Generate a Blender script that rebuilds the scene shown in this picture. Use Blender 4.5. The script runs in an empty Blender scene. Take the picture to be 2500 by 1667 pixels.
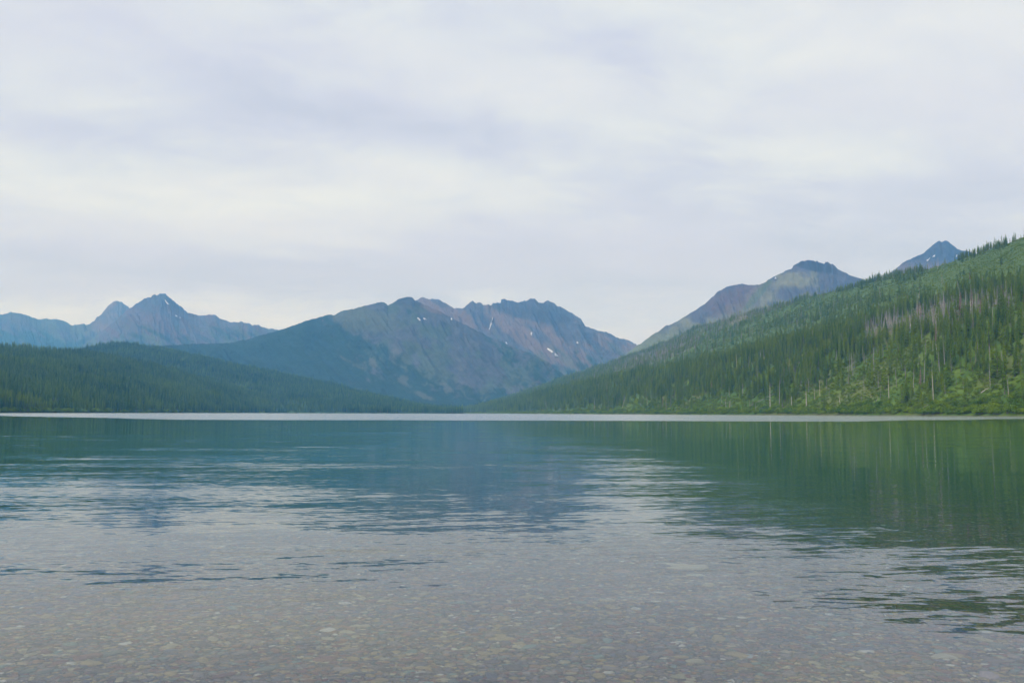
import bpy, math, random
import numpy as np
from math import radians

rng = np.random.default_rng(7)
random.seed(7)
sc = bpy.context.scene

# ------------------------------------------------------------------ camera
EYE = 1.6
F = 2222.0                      # focal length in photo pixels (2500 wide)
CX, CY = 1250.0, 833.5
PITCH = math.atan((1008.5 - CY) / F)
ROLL = radians(0.16)
cp, sp = math.cos(PITCH), math.sin(PITCH)
fw = np.array([0, cp, sp]); up0 = np.array([0, -sp, cp]); rt0 = np.array([1.0, 0, 0])
rt = rt0 * math.cos(ROLL) + up0 * math.sin(ROLL)
up = up0 * math.cos(ROLL) - rt0 * math.sin(ROLL)
cam = bpy.data.cameras.new('camera')
cam.sensor_width = 36.0
cam.lens = F / 2500.0 * 36.0
cam.clip_start = 0.05
cam.clip_end = 60000
camo = bpy.data.objects.new('camera', cam)
sc.collection.objects.link(camo)
import mathutils
M = mathutils.Matrix(((rt[0], up[0], -fw[0], 0), (rt[1], up[1], -fw[1], 0), (rt[2], up[2], -fw[2], EYE), (0, 0, 0, 1)))
camo.matrix_world = M
sc.camera = camo

def ray(px, py):
    px = np.asarray(px, float); py = np.asarray(py, float)
    x = (px - CX) / F; y = (CY - py) / F
    return x[..., None] * rt + y[..., None] * up + fw

def ue(px, py):
    """photo pixel -> (X/Y, (Z-EYE)/Y)"""
    d = ray(px, py)
    return d[..., 0] / d[..., 1], d[..., 2] / d[..., 1]

def proj(P):
    P = np.asarray(P, float) - np.array([0, 0, EYE])
    x = P @ rt; y = P @ up; z = P @ fw
    z = np.maximum(z, 1e-6)
    return CX + F * x / z, CY - F * y / z

# ------------------------------------------------------------------ world sky
def N(nt, typ, **kw):
    n = nt.nodes.new(typ)
    ins = kw.pop('ins', {})
    for k, v in kw.items():
        setattr(n, k, v)
    for k, v in ins.items():
        s = n.inputs[k]
        if isinstance(v, bpy.types.NodeSocket):
            nt.links.new(v, s)
        else:
            s.default_value = v
    return n

def mth(nt, op, a, b=None, c=None, clamp=False):
    n = nt.nodes.new('ShaderNodeMath'); n.operation = op; n.use_clamp = clamp
    for i, v in enumerate((a, b, c)):
        if v is None: continue
        if isinstance(v, bpy.types.NodeSocket): nt.links.new(v, n.inputs[i])
        else: n.inputs[i].default_value = v
    return n.outputs[0]

def vmth(nt, op, a, b=None):
    n = nt.nodes.new('ShaderNodeVectorMath'); n.operation = op
    for i, v in enumerate((a, b)):
        if v is None: continue
        if isinstance(v, bpy.types.NodeSocket): nt.links.new(v, n.inputs[i])
        else: n.inputs[i].default_value = v
    return n.outputs[0]

def vscale(nt, v, s):
    n = nt.nodes.new('ShaderNodeVectorMath'); n.operation = 'SCALE'
    nt.links.new(v, n.inputs[0])
    if isinstance(s, bpy.types.NodeSocket): nt.links.new(s, n.inputs['Scale'])
    else: n.inputs['Scale'].default_value = s
    return n.outputs[0]

def sep(nt, v):
    n = nt.nodes.new('ShaderNodeSeparateXYZ'); nt.links.new(v, n.inputs[0]); return n.outputs

def comb(nt, x, y, z):
    n = nt.nodes.new('ShaderNodeCombineXYZ')
    for i, v in enumerate((x, y, z)):
        if isinstance(v, bpy.types.NodeSocket): nt.links.new(v, n.inputs[i])
        else: n.inputs[i].default_value = v
    return n.outputs[0]

def mixc(nt, f, a, b, blend='MIX'):
    n = nt.nodes.new('ShaderNodeMix'); n.data_type = 'RGBA'; n.blend_type = blend
    for k, v in ((0, f), (6, a), (7, b)):
        if isinstance(v, bpy.types.NodeSocket): nt.links.new(v, n.inputs[k])
        else: n.inputs[k].default_value = v if k == 0 else (*v[:3], 1.0)
    return n.outputs[2]

def smooth(nt, v, lo, hi):
    n = nt.nodes.new('ShaderNodeMapRange'); n.interpolation_type = 'SMOOTHSTEP'
    nt.links.new(v, n.inputs[0]); n.inputs[1].default_value = lo; n.inputs[2].default_value = hi
    return n.outputs[0]

def noise(nt, vec, scale, detail=3, rough=0.5, dist=0.0, col=False, dims='3D'):
    n = nt.nodes.new('ShaderNodeTexNoise'); n.noise_dimensions = dims
    nt.links.new(vec, n.inputs['Vector'])
    n.inputs['Scale'].default_value = scale; n.inputs['Detail'].default_value = detail
    n.inputs['Roughness'].default_value = rough; n.inputs['Distortion'].default_value = dist
    return n.outputs[1] if col else n.outputs[0]

SUN_EL, SUN_AZ = 37.0, -132.0       # azimuth clockwise from +Y
w = bpy.data.worlds.new('World'); sc.world = w; w.use_nodes = True
nt = w.node_tree; nt.nodes.clear()
out = N(nt, 'ShaderNodeOutputWorld')
sky = N(nt, 'ShaderNodeTexSky', sky_type='NISHITA', sun_disc=False)
sky.sun_elevation = radians(SUN_EL); sky.sun_rotation = radians(SUN_AZ)
tc = N(nt, 'ShaderNodeTexCoord')
d = vmth(nt, 'NORMALIZE', tc.outputs['Generated'])
dx, dy, dz = sep(nt, d)
el = mth(nt, 'MAXIMUM', dz, 0.0)
den = mth(nt, 'ADD', el, 0.16)
pu = mth(nt, 'DIVIDE', dx, den); pv = mth(nt, 'DIVIDE', dy, den)
# cloud sheet, streaks running slightly askew
ru = mth(nt, 'ADD', mth(nt, 'MULTIPLY', pu, 0.80), mth(nt, 'MULTIPLY', pv, 0.22))
rv = mth(nt, 'ADD', mth(nt, 'MULTIPLY', pv, 1.5), mth(nt, 'MULTIPLY', pu, -0.35))
cv = comb(nt, ru, rv, 3.7)
n1 = noise(nt, cv, 0.55, 4, 0.50, 0.35)
n2 = noise(nt, comb(nt, ru, rv, 11.3), 1.7, 7, 0.58, 0.6)
n4 = noise(nt, comb(nt, mth(nt, 'ADD', pu, mth(nt, 'MULTIPLY', n2, .5)), mth(nt, 'MULTIPLY', pv, 1.15), 41.0), 3.4, 8, 0.6, 0.5)
n3 = noise(nt, comb(nt, ru, rv, 27.3), 0.9, 3, 0.5, 0.2)
# large bright and lavender banks where they lie in this sky (azimuth, elevation)
az = mth(nt, 'DIVIDE', dx, mth(nt, 'MAXIMUM', mth(nt, 'ABSOLUTE', dy), 0.2))
eln = mth(nt, 'DIVIDE', dz, mth(nt, 'MAXIMUM', mth(nt, 'ABSOLUTE', dy), 0.2))
front = smooth(nt, dy, 0.2, 0.5)
def bank(px, py, sx, sy, tilt):
    u0, e0 = ue(px, py)
    a = mth(nt, 'SUBTRACT', az, float(u0)); b = mth(nt, 'SUBTRACT', eln, float(e0))
    t = radians(tilt)
    p = mth(nt, 'ADD', mth(nt, 'MULTIPLY', a, math.cos(t)), mth(nt, 'MULTIPLY', b, math.sin(t)))
    q = mth(nt, 'ADD', mth(nt, 'MULTIPLY', b, math.cos(t)), mth(nt, 'MULTIPLY', a, -math.sin(t)))
    p = mth(nt, 'DIVIDE', p, sx / F); q = mth(nt, 'DIVIDE', q, sy / F)
    r = mth(nt, 'ADD', mth(nt, 'MULTIPLY', p, p), mth(nt, 'MULTIPLY', q, q))
    return mth(nt, 'EXPONENT', mth(nt, 'MULTIPLY', r, -1.0))
acc = None
for px, py, sx, sy, tilt, wgt in [
        (1250, 210, 470, 110, -14, 0.30), (640, 530, 420, 90, -2, 0.36), (1050, 420, 330, 70, -10, 0.22),
        (300, 90, 380, 160, 0, 0.12), (2300, 130, 420, 200, 0, 0.22), (2150, 420, 300, 80, -8, 0.16),
        (60, 560, 220, 40, 0, 0.18), (620, 765, 260, 45, 0, 0.16), (2000, 60, 300, 90, 0, 0.10),
        (700, 260, 620, 70, -12, -0.22), (1350, 330, 520, 60, -8, -0.22), (1540, 130, 120, 80, -30, -0.22),
        (500, 650, 750, 60, -2, -0.42), (1700, 640, 700, 150, 0, -0.42), (1150, 80, 200, 60, -20, -0.10),
        (150, 330, 350, 60, -8, -0.16), (2350, 540, 400, 130, 0, -0.22)]:
    b = mth(nt, 'MULTIPLY', bank(px, py, sx, sy, tilt), wgt)
    acc = b if acc is None else mth(nt, 'ADD', acc, b)
acc = mth(nt, 'MULTIPLY', acc, front)
cl = mth(nt, 'ADD', mth(nt, 'MULTIPLY', mth(nt, 'SUBTRACT', n1, 0.5), 0.55), mth(nt, 'MULTIPLY', mth(nt, 'SUBTRACT', n2, 0.5), 0.95))
cl = mth(nt, 'ADD', cl, mth(nt, 'MULTIPLY', mth(nt, 'SUBTRACT', n4, 0.5), 0.95))
cl = mth(nt, 'ADD', mth(nt, 'ADD', cl, acc), 0.52, clamp=True)
ramp = N(nt, 'ShaderNodeValToRGB')
cr = ramp.color_ramp
cr.elements[0].position = 0.08; cr.elements[0].color = (5.1, 5.5, 6.75, 1)
cr.elements[1].position = 0.95; cr.elements[1].color = (7.6, 7.95, 7.85, 1)
e = cr.elements.new(0.36); e.color = (5.75, 6.15, 7.35, 1)
e = cr.elements.new(0.62); e.color = (6.7, 7.15, 7.6, 1)
nt.links.new(cl, ramp.inputs[0])
lav = mixc(nt, mth(nt, 'MULTIPLY', smooth(nt, n3, 0.40, 0.66), 0.55), ramp.outputs[0], (6.1, 6.3, 7.55))
# overcast sheet grows gently brighter towards the zenith
zen = mth(nt, 'ADD', 1.0, mth(nt, 'MULTIPLY', smooth(nt, dz, 0.38, 1.0), 0.75))
clouds = vscale(nt, lav, zen)
mixed = mixc(nt, 0.94, sky.outputs[0], clouds)
bg = N(nt, 'ShaderNodeBackground', ins={'Color': mixed, 'Strength': 0.0865})
nt.links.new(bg.outputs[0], out.inputs[0])

# ------------------------------------------------------------------ sun
sl = bpy.data.lights.new('sun', 'SUN'); sl.energy = 1.5; sl.angle = radians(20); sl.color = (1.0, 0.93, 0.82)
so = bpy.data.objects.new('sun', sl); sc.collection.objects.link(so)
a, e_ = radians(SUN_AZ), radians(SUN_EL)
sd = mathutils.Vector((math.sin(a) * math.cos(e_), math.cos(a) * math.cos(e_), math.sin(e_)))
so.rotation_euler = sd.to_track_quat('Z', 'Y').to_euler()
so.location = (0, 0, 50)

sc.view_settings.view_transform = 'Standard'; sc.view_settings.look = 'None'
sc.view_settings.gamma = 1.0; sc.view_settings.use_curve_mapping = False
sc.view_settings.exposure = 0.42
sc.render.engine = 'CYCLES'
cy = sc.cycles
cy.max_bounces = 6; cy.diffuse_bounces = 2; cy.glossy_bounces = 3; cy.transmission_bounces = 4
cy.transparent_max_bounces = 6; cy.volume_bounces = 1
cy.use_denoising = True

# ------------------------------------------------------------------ helpers
def _hash(ix, iy, seed):
    h = (ix.astype(np.int64) * 374761393 + iy.astype(np.int64) * 668265263 + seed * 2246822519) & 0xFFFFFFFF
    h = ((h ^ (h >> 13)) * 1274126177) & 0xFFFFFFFF
    h = (h ^ (h >> 16)) & 0xFFFFFF
    return h / float(0xFFFFFF)
def vn(x, y, seed=0):
    x = np.asarray(x, float); y = np.asarray(y, float)
    x, y = np.broadcast_arrays(x, y)
    ix = np.floor(x); iy = np.floor(y); fx = x - ix; fy = y - iy
    fx = fx * fx * fx * (fx * (fx * 6 - 15) + 10); fy = fy * fy * fy * (fy * (fy * 6 - 15) + 10)
    a = _hash(ix, iy, seed); b = _hash(ix + 1, iy, seed); c = _hash(ix, iy + 1, seed); d_ = _hash(ix + 1, iy + 1, seed)
    return (a + (b - a) * fx) * (1 - fy) + (c + (d_ - c) * fx) * fy
def fbm(x, y, o=4, seed=0, gain=0.5):
    s = 0; amp = 1; tot = 0
    for i in range(o):
        s = s + amp * vn(np.asarray(x) * 2 ** i + 17.3 * i, np.asarray(y) * 2 ** i - 9.1 * i, seed + i); tot += amp; amp *= gain
    return s / tot
def ridged(x, y, o=4, seed=0, gain=0.55):
    s = 0; amp = 1; tot = 0
    for i in range(o):
        n = 1 - np.abs(2 * vn(np.asarray(x) * 2 ** i + 5.7 * i, np.asarray(y) * 2 ** i + 3.3 * i, seed + i) - 1)
        s = s + amp * n * n; tot += amp; amp *= gain
    return s / tot
def sstep(x, a, b):
    t = np.clip((np.asarray(x, float) - a) / (b - a), 0, 1); return t * t * (3 - 2 * t)
def lerp(a, b, t): return a + (b - a) * t
def mix3(a, b, m): return np.asarray(a) * (1 - m[..., None]) + np.asarray(b) * m[..., None]
def blob(px, py, x0, y0, sx, sy, tilt=0):
    t = radians(tilt); a = px - x0; b = py - y0
    p = (a * math.cos(t) + b * math.sin(t)) / sx; q = (-a * math.sin(t) + b * math.cos(t)) / sy
    return np.exp(-(p * p + q * q))

def new_obj(name, me, parent=None, kind=None):
    o = bpy.data.objects.new(name, me); sc.collection.objects.link(o)
    if parent: o.parent = parent
    if kind: o['kind'] = kind
    return o
def tag(o, label, cat, group=None):
    o['label'] = label; o['category'] = cat
    if group: o['group'] = group
    return o
def mesh_from(name, V, Fc, mats=(), smooth_=False, mat_idx=None):
    me = bpy.data.meshes.new(name)
    me.from_pydata([tuple(v) for v in V], [], [tuple(f) for f in Fc])
    for m in mats: me.materials.append(m)
    if mat_idx is not None: me.polygons.foreach_set('material_index', np.asarray(mat_idx, dtype=np.int32))
    if smooth_: me.polygons.foreach_set('use_smooth', np.ones(len(me.polygons), dtype=bool))
    me.update(); return me
def grid_mesh(name, P, col=None, mat=None):
    nr, nc, _ = P.shape
    idx = np.arange(nr * nc).reshape(nr, nc)
    q = np.stack([idx[:-1, :-1], idx[:-1, 1:], idx[1:, 1:], idx[1:, :-1]], -1).reshape(-1, 4)
    me = bpy.data.meshes.new(name)
    me.vertices.add(nr * nc); me.vertices.foreach_set('co', P.reshape(-1).astype(np.float32))
    me.loops.add(q.size); me.loops.foreach_set('vertex_index', q.reshape(-1).astype(np.int32))
    me.polygons.add(len(q)); me.polygons.foreach_set('loop_start', np.arange(0, q.size, 4, dtype=np.int32))
    me.polygons.foreach_set('loop_total', np.full(len(q), 4, dtype=np.int32))
    me.polygons.foreach_set('use_smooth', np.ones(len(q), dtype=bool))
    me.update(calc_edges=True); me.validate()
    if col is not None:
        at = me.color_attributes.new('albedo', 'FLOAT_COLOR', 'POINT')
        c4 = np.ones((nr * nc, 4), np.float32); c4[:, :3] = col.reshape(-1, 3)
        at.data.foreach_set('color', c4.reshape(-1))
    if mat: me.materials.append(mat)
    return me

def new_mat(name):
    m = bpy.data.materials.new(name); m.use_nodes = True
    t = m.node_tree; t.nodes.clear()
    o = t.nodes.new('ShaderNodeOutputMaterial')
    return m, t, o

def terrain_mat(name, scale, amt, bump, stretch=(1, 1, 1)):
    m, t, o = new_mat(name)
    at = N(t, 'ShaderNodeAttribute', attribute_name='albedo')
    geo = N(t, 'ShaderNodeNewGeometry')
    p = vmth(t, 'MULTIPLY', geo.outputs['Position'], stretch)
    n_ = noise(t, p, scale, 5, 0.62)
    n2_ = noise(t, p, scale * 4.3, 5, 0.68)
    v = mth(t, 'ADD', mth(t, 'MULTIPLY', n_, 1.2 * amt), mth(t, 'MULTIPLY', n2_, 0.8 * amt))
    v = mth(t, 'ADD', v, 1.0 - amt)
    c = vscale(t, at.outputs['Color'], v)
    bs = N(t, 'ShaderNodeBsdfPrincipled', ins={'Base Color': c, 'Roughness': 0.95})
    bs.inputs['Specular IOR Level'].default_value = 0.1
    if bump:
        bn = N(t, 'ShaderNodeBump', ins={'Strength': 1.0, 'Distance': bump, 'Height': n_})
        t.links.new(bn.outputs[0], bs.inputs['Normal'])
    t.links.new(bs.outputs[0], o.inputs[0])
    return m

def leaf_mat(name, dark, light, trans=0.25, patch=0.02):
    """foliage whose hue differs from plant to plant and from stand to stand"""
    m, t, o = new_mat(name)
    oi = N(t, 'ShaderNodeObjectInfo')
    pn = noise(t, oi.outputs['Location'], patch, 2, 0.5)
    geo = N(t, 'ShaderNodeNewGeometry')
    ln = noise(t, geo.outputs['Position'], 0.9, 2, 0.6)
    f = mth(t, 'ADD', mth(t, 'MULTIPLY', oi.outputs['Random'], 0.55), mth(t, 'MULTIPLY', mth(t, 'SUBTRACT', pn, 0.5), 1.3))
    f = mth(t, 'ADD', f, mth(t, 'MULTIPLY', mth(t, 'SUBTRACT', ln, 0.5), 0.8))
    f = mth(t, 'ADD', f, 0.2, clamp=True)
    c = mixc(t, f, dark, light)
    db = N(t, 'ShaderNodeBsdfDiffuse', ins={'Color': c})
    tb = N(t, 'ShaderNodeBsdfTranslucent', ins={'Color': c})
    mx = N(t, 'ShaderNodeMixShader', ins={0: trans, 1: db.outputs[0], 2: tb.outputs[0]})
    t.links.new(mx.outputs[0], o.inputs[0])
    return m
def bark_mat(name, a, b, scale=3.0):
    m, t, o = new_mat(name)
    oi = N(t, 'ShaderNodeObjectInfo'); geo = N(t, 'ShaderNodeNewGeometry')
    n_ = noise(t, vmth(t, 'MULTIPLY', geo.outputs['Position'], (1, 1, 0.25)), scale, 3, 0.6)
    f = mth(t, 'ADD', mth(t, 'MULTIPLY', oi.outputs['Random'], 0.7), mth(t, 'MULTIPLY', mth(t, 'SUBTRACT', n_, 0.35), 0.8), clamp=True)
    bs = N(t, 'ShaderNodeBsdfPrincipled', ins={'Base Color': mixc(t, f, a, b), 'Roughness': 0.9})
    t.links.new(bs.outputs[0], o.inputs[0])
    return m

# ------------------------------------------------------------------ mountains
MT = {}
def mountain(name, pts, rc, rf, relief, colour, nc=420, nr=110, prof=1.15, back=0.45, jag=1.0, seed=1, shear=0.6, bump=34, gul=26):
    pts = np.array(pts, float)
    u, e = ue(pts[:, 0], pts[:, 1])
    U = np.linspace(u[0], u[-1], nc)
    E = np.interp(U, u, e)
    pxx = U * F
    # broken skyline: blocky small steps and teeth
    E = E + jag * ((fbm(pxx / 7.0, 0 * pxx, 3, seed, .65) - 0.5) * 7.5 + (fbm(pxx / 24.0, 0 * pxx, 2, seed + 9) - 0.5) * 5.0 - np.round(fbm(pxx / 10, 0 * pxx, 2, seed + 5) * 5 % 1) * 1.2) / F
    rcu = np.interp(U, np.linspace(U[0], U[-1], len(np.atleast_1d(rc))), np.atleast_1d(rc)) if np.ndim(rc) else np.full(nc, float(rc))
    rcu = rcu * (1 + 0.08 * (fbm(pxx / 140, 0 * pxx, 3, seed + 3) - 0.5))
    rfu = np.full(nc, float(rf)) if not np.ndim(rf) else np.interp(U, np.linspace(U[0], U[-1], len(rf)), rf)
    nb = max(8, nr // 7)
    T = np.concatenate([np.linspace(0, 1, nr) ** 0.85, 1 + np.linspace(0, 1, nb + 1)[1:] * back])
    t = T[:, None]
    R = rfu[None, :] + (rcu - rfu)[None, :] * t
    zc = EYE + E * rcu
    base = np.where(t <= 1, np.clip(t, 0, 1) ** prof, np.maximum(0.0, 1 - (t - 1) / back * 1.0) ** 1.1)
    Z = zc[None, :] * base
    gx = pxx[None, :] / gul + shear * t * 6; gy = t * 2.2
    gu = ridged(gx * 0.5, gy * 0.8, 6, seed + 20, .62) - 0.45
    wgt = np.clip(t, 0, 1) * np.clip((1.0 - t) * 6, 0, 1)
    Z = Z + 2.1 * relief * wgt * gu
    R = R + relief * 0.5 * wgt * (ridged(gx * 0.7 + 3, gy * 1.3, 4, seed + 40) - 0.5)
    lim = EYE + (E[None, :] - 1.2 / F) * R
    Z = np.where(t < 1, np.minimum(Z, lim), Z)
    Z = np.where(t <= 0.001, -2.0, Z)
    P = np.stack([U[None, :] * R, R, Z], -1)
    px, py = proj(P)
    C = colour(px, py, np.broadcast_to(np.clip(t, 0, 1), px.shape))
    me = grid_mesh(name, P, C, terrain_mat(name + '_surface', 0.006, 0.55, bump))
    o = new_obj(name, me, kind='structure')
    MT[name] = (P[:nr], U, o)
    return o
def on_mountain(name, px, py):
    P, U, o = MT[name]
    u, e = ue(px, py)
    c = int(np.argmin(np.abs(U - u)))
    ee = (P[:, c, 2] - EYE) / P[:, c, 1]
    k = np.nonzero((ee[:-1] <= e) & (ee[1:] > e))[0]
    if len(k) == 0: return None
    k = k[-1]; f = (e - ee[k]) / (ee[k + 1] - ee[k])
    return P[k, c] * (1 - f) + P[k + 1, c] * f

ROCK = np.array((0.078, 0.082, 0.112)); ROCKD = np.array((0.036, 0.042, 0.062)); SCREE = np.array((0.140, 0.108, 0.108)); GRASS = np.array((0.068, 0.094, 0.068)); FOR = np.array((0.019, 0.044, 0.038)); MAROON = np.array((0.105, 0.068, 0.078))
def diag(px, py, la, lb, ang, seed, o=4):
    t = radians(ang); a = (px * math.cos(t) + py * math.sin(t)) / la; b = (-px * math.sin(t) + py * math.cos(t)) / lb
    return fbm(a, b, o, seed, 0.6)

def col_A(px, py, t):
    m = diag(px, py, 60, 22, 35, 3)
    c = mix3(np.broadcast_to(ROCK, px.shape + (3,)), MAROON, sstep(m, 0.4, 0.62) * 0.7)
    g = sstep(diag(px, py, 40, 14, 50, 8), 0.44, 0.6) * sstep(py, 770, 830)
    c = mix3(c, GRASS, g * 0.9)
    f = sstep(diag(px, py, 50, 12, 25, 5) + (py - 815) / 150, 0.52, 0.68)
    c = mix3(c, FOR, f * 0.85)
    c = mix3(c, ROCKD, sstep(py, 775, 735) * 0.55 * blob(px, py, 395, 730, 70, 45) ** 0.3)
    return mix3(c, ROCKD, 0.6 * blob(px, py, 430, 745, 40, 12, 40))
def col_A2(px, py, t):
    c = np.broadcast_to(SCREE, px.shape + (3,)) * 1.0
    c = mix3(c, ROCK, sstep(fbm(px / 30, py / 20, 4, 2), 0.35, 0.7))
    left = sstep(px, 260, 190)
    c = mix3(c, ROCKD, left * 0.6)
    g = left * sstep(diag(px, py, 60, 12, 35, 12), 0.42, 0.6)
    c = mix3(c, GRASS, g * 0.7)
    f = left * sstep(diag(px, py, 60, 14, 30, 15) + (py - 815) / 120, 0.5, 0.65)
    return mix3(c, FOR, f * 0.9)
def col_B(px, py, t):
    px, py = px + 34 * (fbm(px / 26, py / 26, 4, 611, .6) - .5), py + 26 * (fbm(px / 26, py / 26, 4, 617, .6) - .5)
    rockn = diag(px, py, 75, 15, 42, 31, 5)
    fine = fbm(px / 9, py / 6, 4, 77)
    bias = 0.30 * blob(px, py, 1130, 880, 230, 110, 38) + 0.24 * blob(px, py, 980, 800, 130, 70) + 0.14 * blob(px, py, 1250, 930, 160, 40, 25)
    bias = bias - 0.30 * sstep(px, 960, 640) - 0.25 * sstep(py, 940, 990) - 0.18 * blob(px, py, 780, 860, 150, 80) - 0.10 * sstep(py, 890, 960) - 0.05 * sstep(py, 800, 880)
    rock = sstep(rockn * 0.85 + fine * 0.5 + bias, 0.61, 0.86)
    top = sstep(py, 815, 755) * sstep(px, 740, 850)
    rock = np.maximum(rock, top * 0.85 * sstep(rockn + 0.25 * top, 0.38, 0.75))
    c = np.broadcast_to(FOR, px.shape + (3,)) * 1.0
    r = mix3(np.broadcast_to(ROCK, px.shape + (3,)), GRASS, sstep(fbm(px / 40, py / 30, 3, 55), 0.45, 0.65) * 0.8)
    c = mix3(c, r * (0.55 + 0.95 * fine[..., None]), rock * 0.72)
    c = mix3(c, (0.080, 0.098, 0.072), 0.75 * sstep(blob(px, py, 890, 780, 95, 34, 12) * (0.6 + 0.8 * fbm(px / 25, py / 14, 4, 90)), 0.3, 0.6))
    c = mix3(c, SCREE, 0.6 * sstep(blob(px, py, 1060, 750, 50, 16, 25) + 0.3 * fine, 0.45, 0.75))
    c = mix3(c, ROCKD, 0.8 * sstep(blob(px, py, 985, 735, 55, 14, 8) + 0.3 * fine, 0.5, 0.8))
    for (x0, y0, s, w_, tl) in [(840, 877, 24, 4, 18), (872, 895, 22, 4, 30), (1115, 885, 40, 8, 55), (1090, 945, 30, 6, 40), (1030, 965, 34, 9, 25), (990, 925, 26, 10, 35), (965, 855, 24, 9, 60), (910, 890, 20, 10, 60)]:
        c = mix3(c, (0.115, 0.125, 0.12), 0.5 * sstep(blob(px, py, x0, y0, s, w_, tl) + 0.35 * (fine - 0.5), 0.4, 0.75))
    return c
def col_B2(px, py, t):
    fine = fbm(px / 10, py / 8, 4, 21)
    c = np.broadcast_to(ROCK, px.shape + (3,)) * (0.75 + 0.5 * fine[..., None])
    sc_ = sstep(diag(px, py, 80, 26, 38, 14) + 0.35 * blob(px, py, 1130, 785, 80, 30, 25) + 0.25 * blob(px, py, 1270, 815, 110, 22, 35), 0.52, 0.68)
    c = mix3(c, SCREE, sc_ * 0.95)
    cliff = sstep(blob(px, py, 1290, 755, 110, 26, 12) + 0.25 * fine, 0.35, 0.6)
    c = mix3(c, ROCKD * (0.8 + 0.6 * vn(px / 5, py / 30, 4)[..., None]), cliff * 0.8)
    f = sstep(diag(px, py, 60, 16, 38, 18) + (py - 850) / 180, 0.52, 0.7)
    c = mix3(c, GRASS, 0.5 * f)
    f2 = sstep(diag(px, py, 40, 10, 45, 28) + (py - 870) / 200, 0.56, 0.68)
    return mix3(c, FOR, f2 * 0.85)
def col_C(px, py, t):
    fine = fbm(px / 12, py / 10, 4, 41)
    c = mix3(np.broadcast_to(ROCK, px.shape + (3,)), (0.15, 0.155, 0.11), sstep(fbm(px / 60, py / 40, 3, 44) + (py - 720) / 400, 0.42, 0.62))
    c = mix3(c, MAROON, 0.55 * sstep(blob(px, py, 1790, 735, 80, 35, -20) + 0.4 * fine, 0.5, 0.9))
    c = mix3(c, (0.09, 0.115, 0.06), 0.8 * sstep(blob(px, py, 1850, 720, 60, 10, -48) + 0.4 * (fine - 0.5), 0.35, 0.6))
    c = mix3(c, ROCKD, 0.85 * sstep(blob(px, py, 1990, 650, 70, 16, 12) + 0.5 * (fine - 0.5), 0.45, 0.65))
    c = mix3(c, (0.12, 0.15, 0.075), 0.75 * sstep(py + 30 * (fine - 0.5), 770, 850))
    return c * (0.8 + 0.4 * fine[..., None])
def col_D(px, py, t):
    fine = fbm(px / 9, py / 7, 4, 61)
    c = np.broadcast_to(ROCKD, px.shape + (3,)) * (0.9 + 0.8 * fine[..., None])
    return mix3(c, SCREE, 0.7 * sstep(py + 25 * (fine - 0.5), 632, 655))

mountain('back_mountain', [(-260, 800), (-120, 762), (0, 767), (18, 765), (26, 763), (55, 764), (70, 770), (92, 779), (110, 777), (138, 778), (160, 787), (178, 794), (190, 791), (205, 790), (212, 792), (230, 783), (236, 773), (245, 770), (262, 748), (275, 738), (285, 734), (300, 739), (318, 752), (360, 790), (420, 850)], 10000, 7600, 95, col_A2, nc=420, nr=90, jag=0.7, seed=11)
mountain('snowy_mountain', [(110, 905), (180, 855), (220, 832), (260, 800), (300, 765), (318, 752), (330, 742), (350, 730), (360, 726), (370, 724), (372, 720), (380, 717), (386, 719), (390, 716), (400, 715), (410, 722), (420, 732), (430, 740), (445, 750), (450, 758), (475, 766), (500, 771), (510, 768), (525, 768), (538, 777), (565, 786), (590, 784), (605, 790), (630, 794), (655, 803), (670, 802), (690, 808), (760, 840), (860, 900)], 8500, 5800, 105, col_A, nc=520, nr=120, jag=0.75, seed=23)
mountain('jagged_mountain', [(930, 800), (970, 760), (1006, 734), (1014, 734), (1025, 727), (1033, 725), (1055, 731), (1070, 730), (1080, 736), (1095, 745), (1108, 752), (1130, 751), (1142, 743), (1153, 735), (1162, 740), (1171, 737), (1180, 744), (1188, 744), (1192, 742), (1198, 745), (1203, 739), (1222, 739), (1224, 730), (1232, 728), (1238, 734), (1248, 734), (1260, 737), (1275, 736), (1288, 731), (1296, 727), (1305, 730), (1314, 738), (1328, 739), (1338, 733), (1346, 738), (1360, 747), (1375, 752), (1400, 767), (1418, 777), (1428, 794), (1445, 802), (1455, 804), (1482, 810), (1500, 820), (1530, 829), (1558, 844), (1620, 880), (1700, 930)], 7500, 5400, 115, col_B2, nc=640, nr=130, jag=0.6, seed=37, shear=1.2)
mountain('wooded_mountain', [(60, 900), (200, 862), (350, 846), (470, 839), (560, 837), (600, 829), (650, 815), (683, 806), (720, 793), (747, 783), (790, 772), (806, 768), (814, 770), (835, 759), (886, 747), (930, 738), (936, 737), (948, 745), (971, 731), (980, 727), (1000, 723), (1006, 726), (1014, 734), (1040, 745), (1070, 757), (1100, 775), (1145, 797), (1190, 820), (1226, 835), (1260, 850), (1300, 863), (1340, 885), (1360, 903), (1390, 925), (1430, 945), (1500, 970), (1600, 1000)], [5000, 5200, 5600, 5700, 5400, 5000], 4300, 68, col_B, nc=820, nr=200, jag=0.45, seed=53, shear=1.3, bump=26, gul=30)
mountain('peak_mountain', [(2090, 720), (2140, 690), (2186, 657), (2205, 640), (2224, 632), (2256, 617), (2282, 594), (2293, 588), (2299, 591), (2307, 587), (2312, 588), (2326, 598), (2341, 609), (2349, 612), (2364, 613), (2400, 630), (2480, 670)], 6000, 4400, 90, col_D, nc=220, nr=80, jag=0.35, seed=71)
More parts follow.
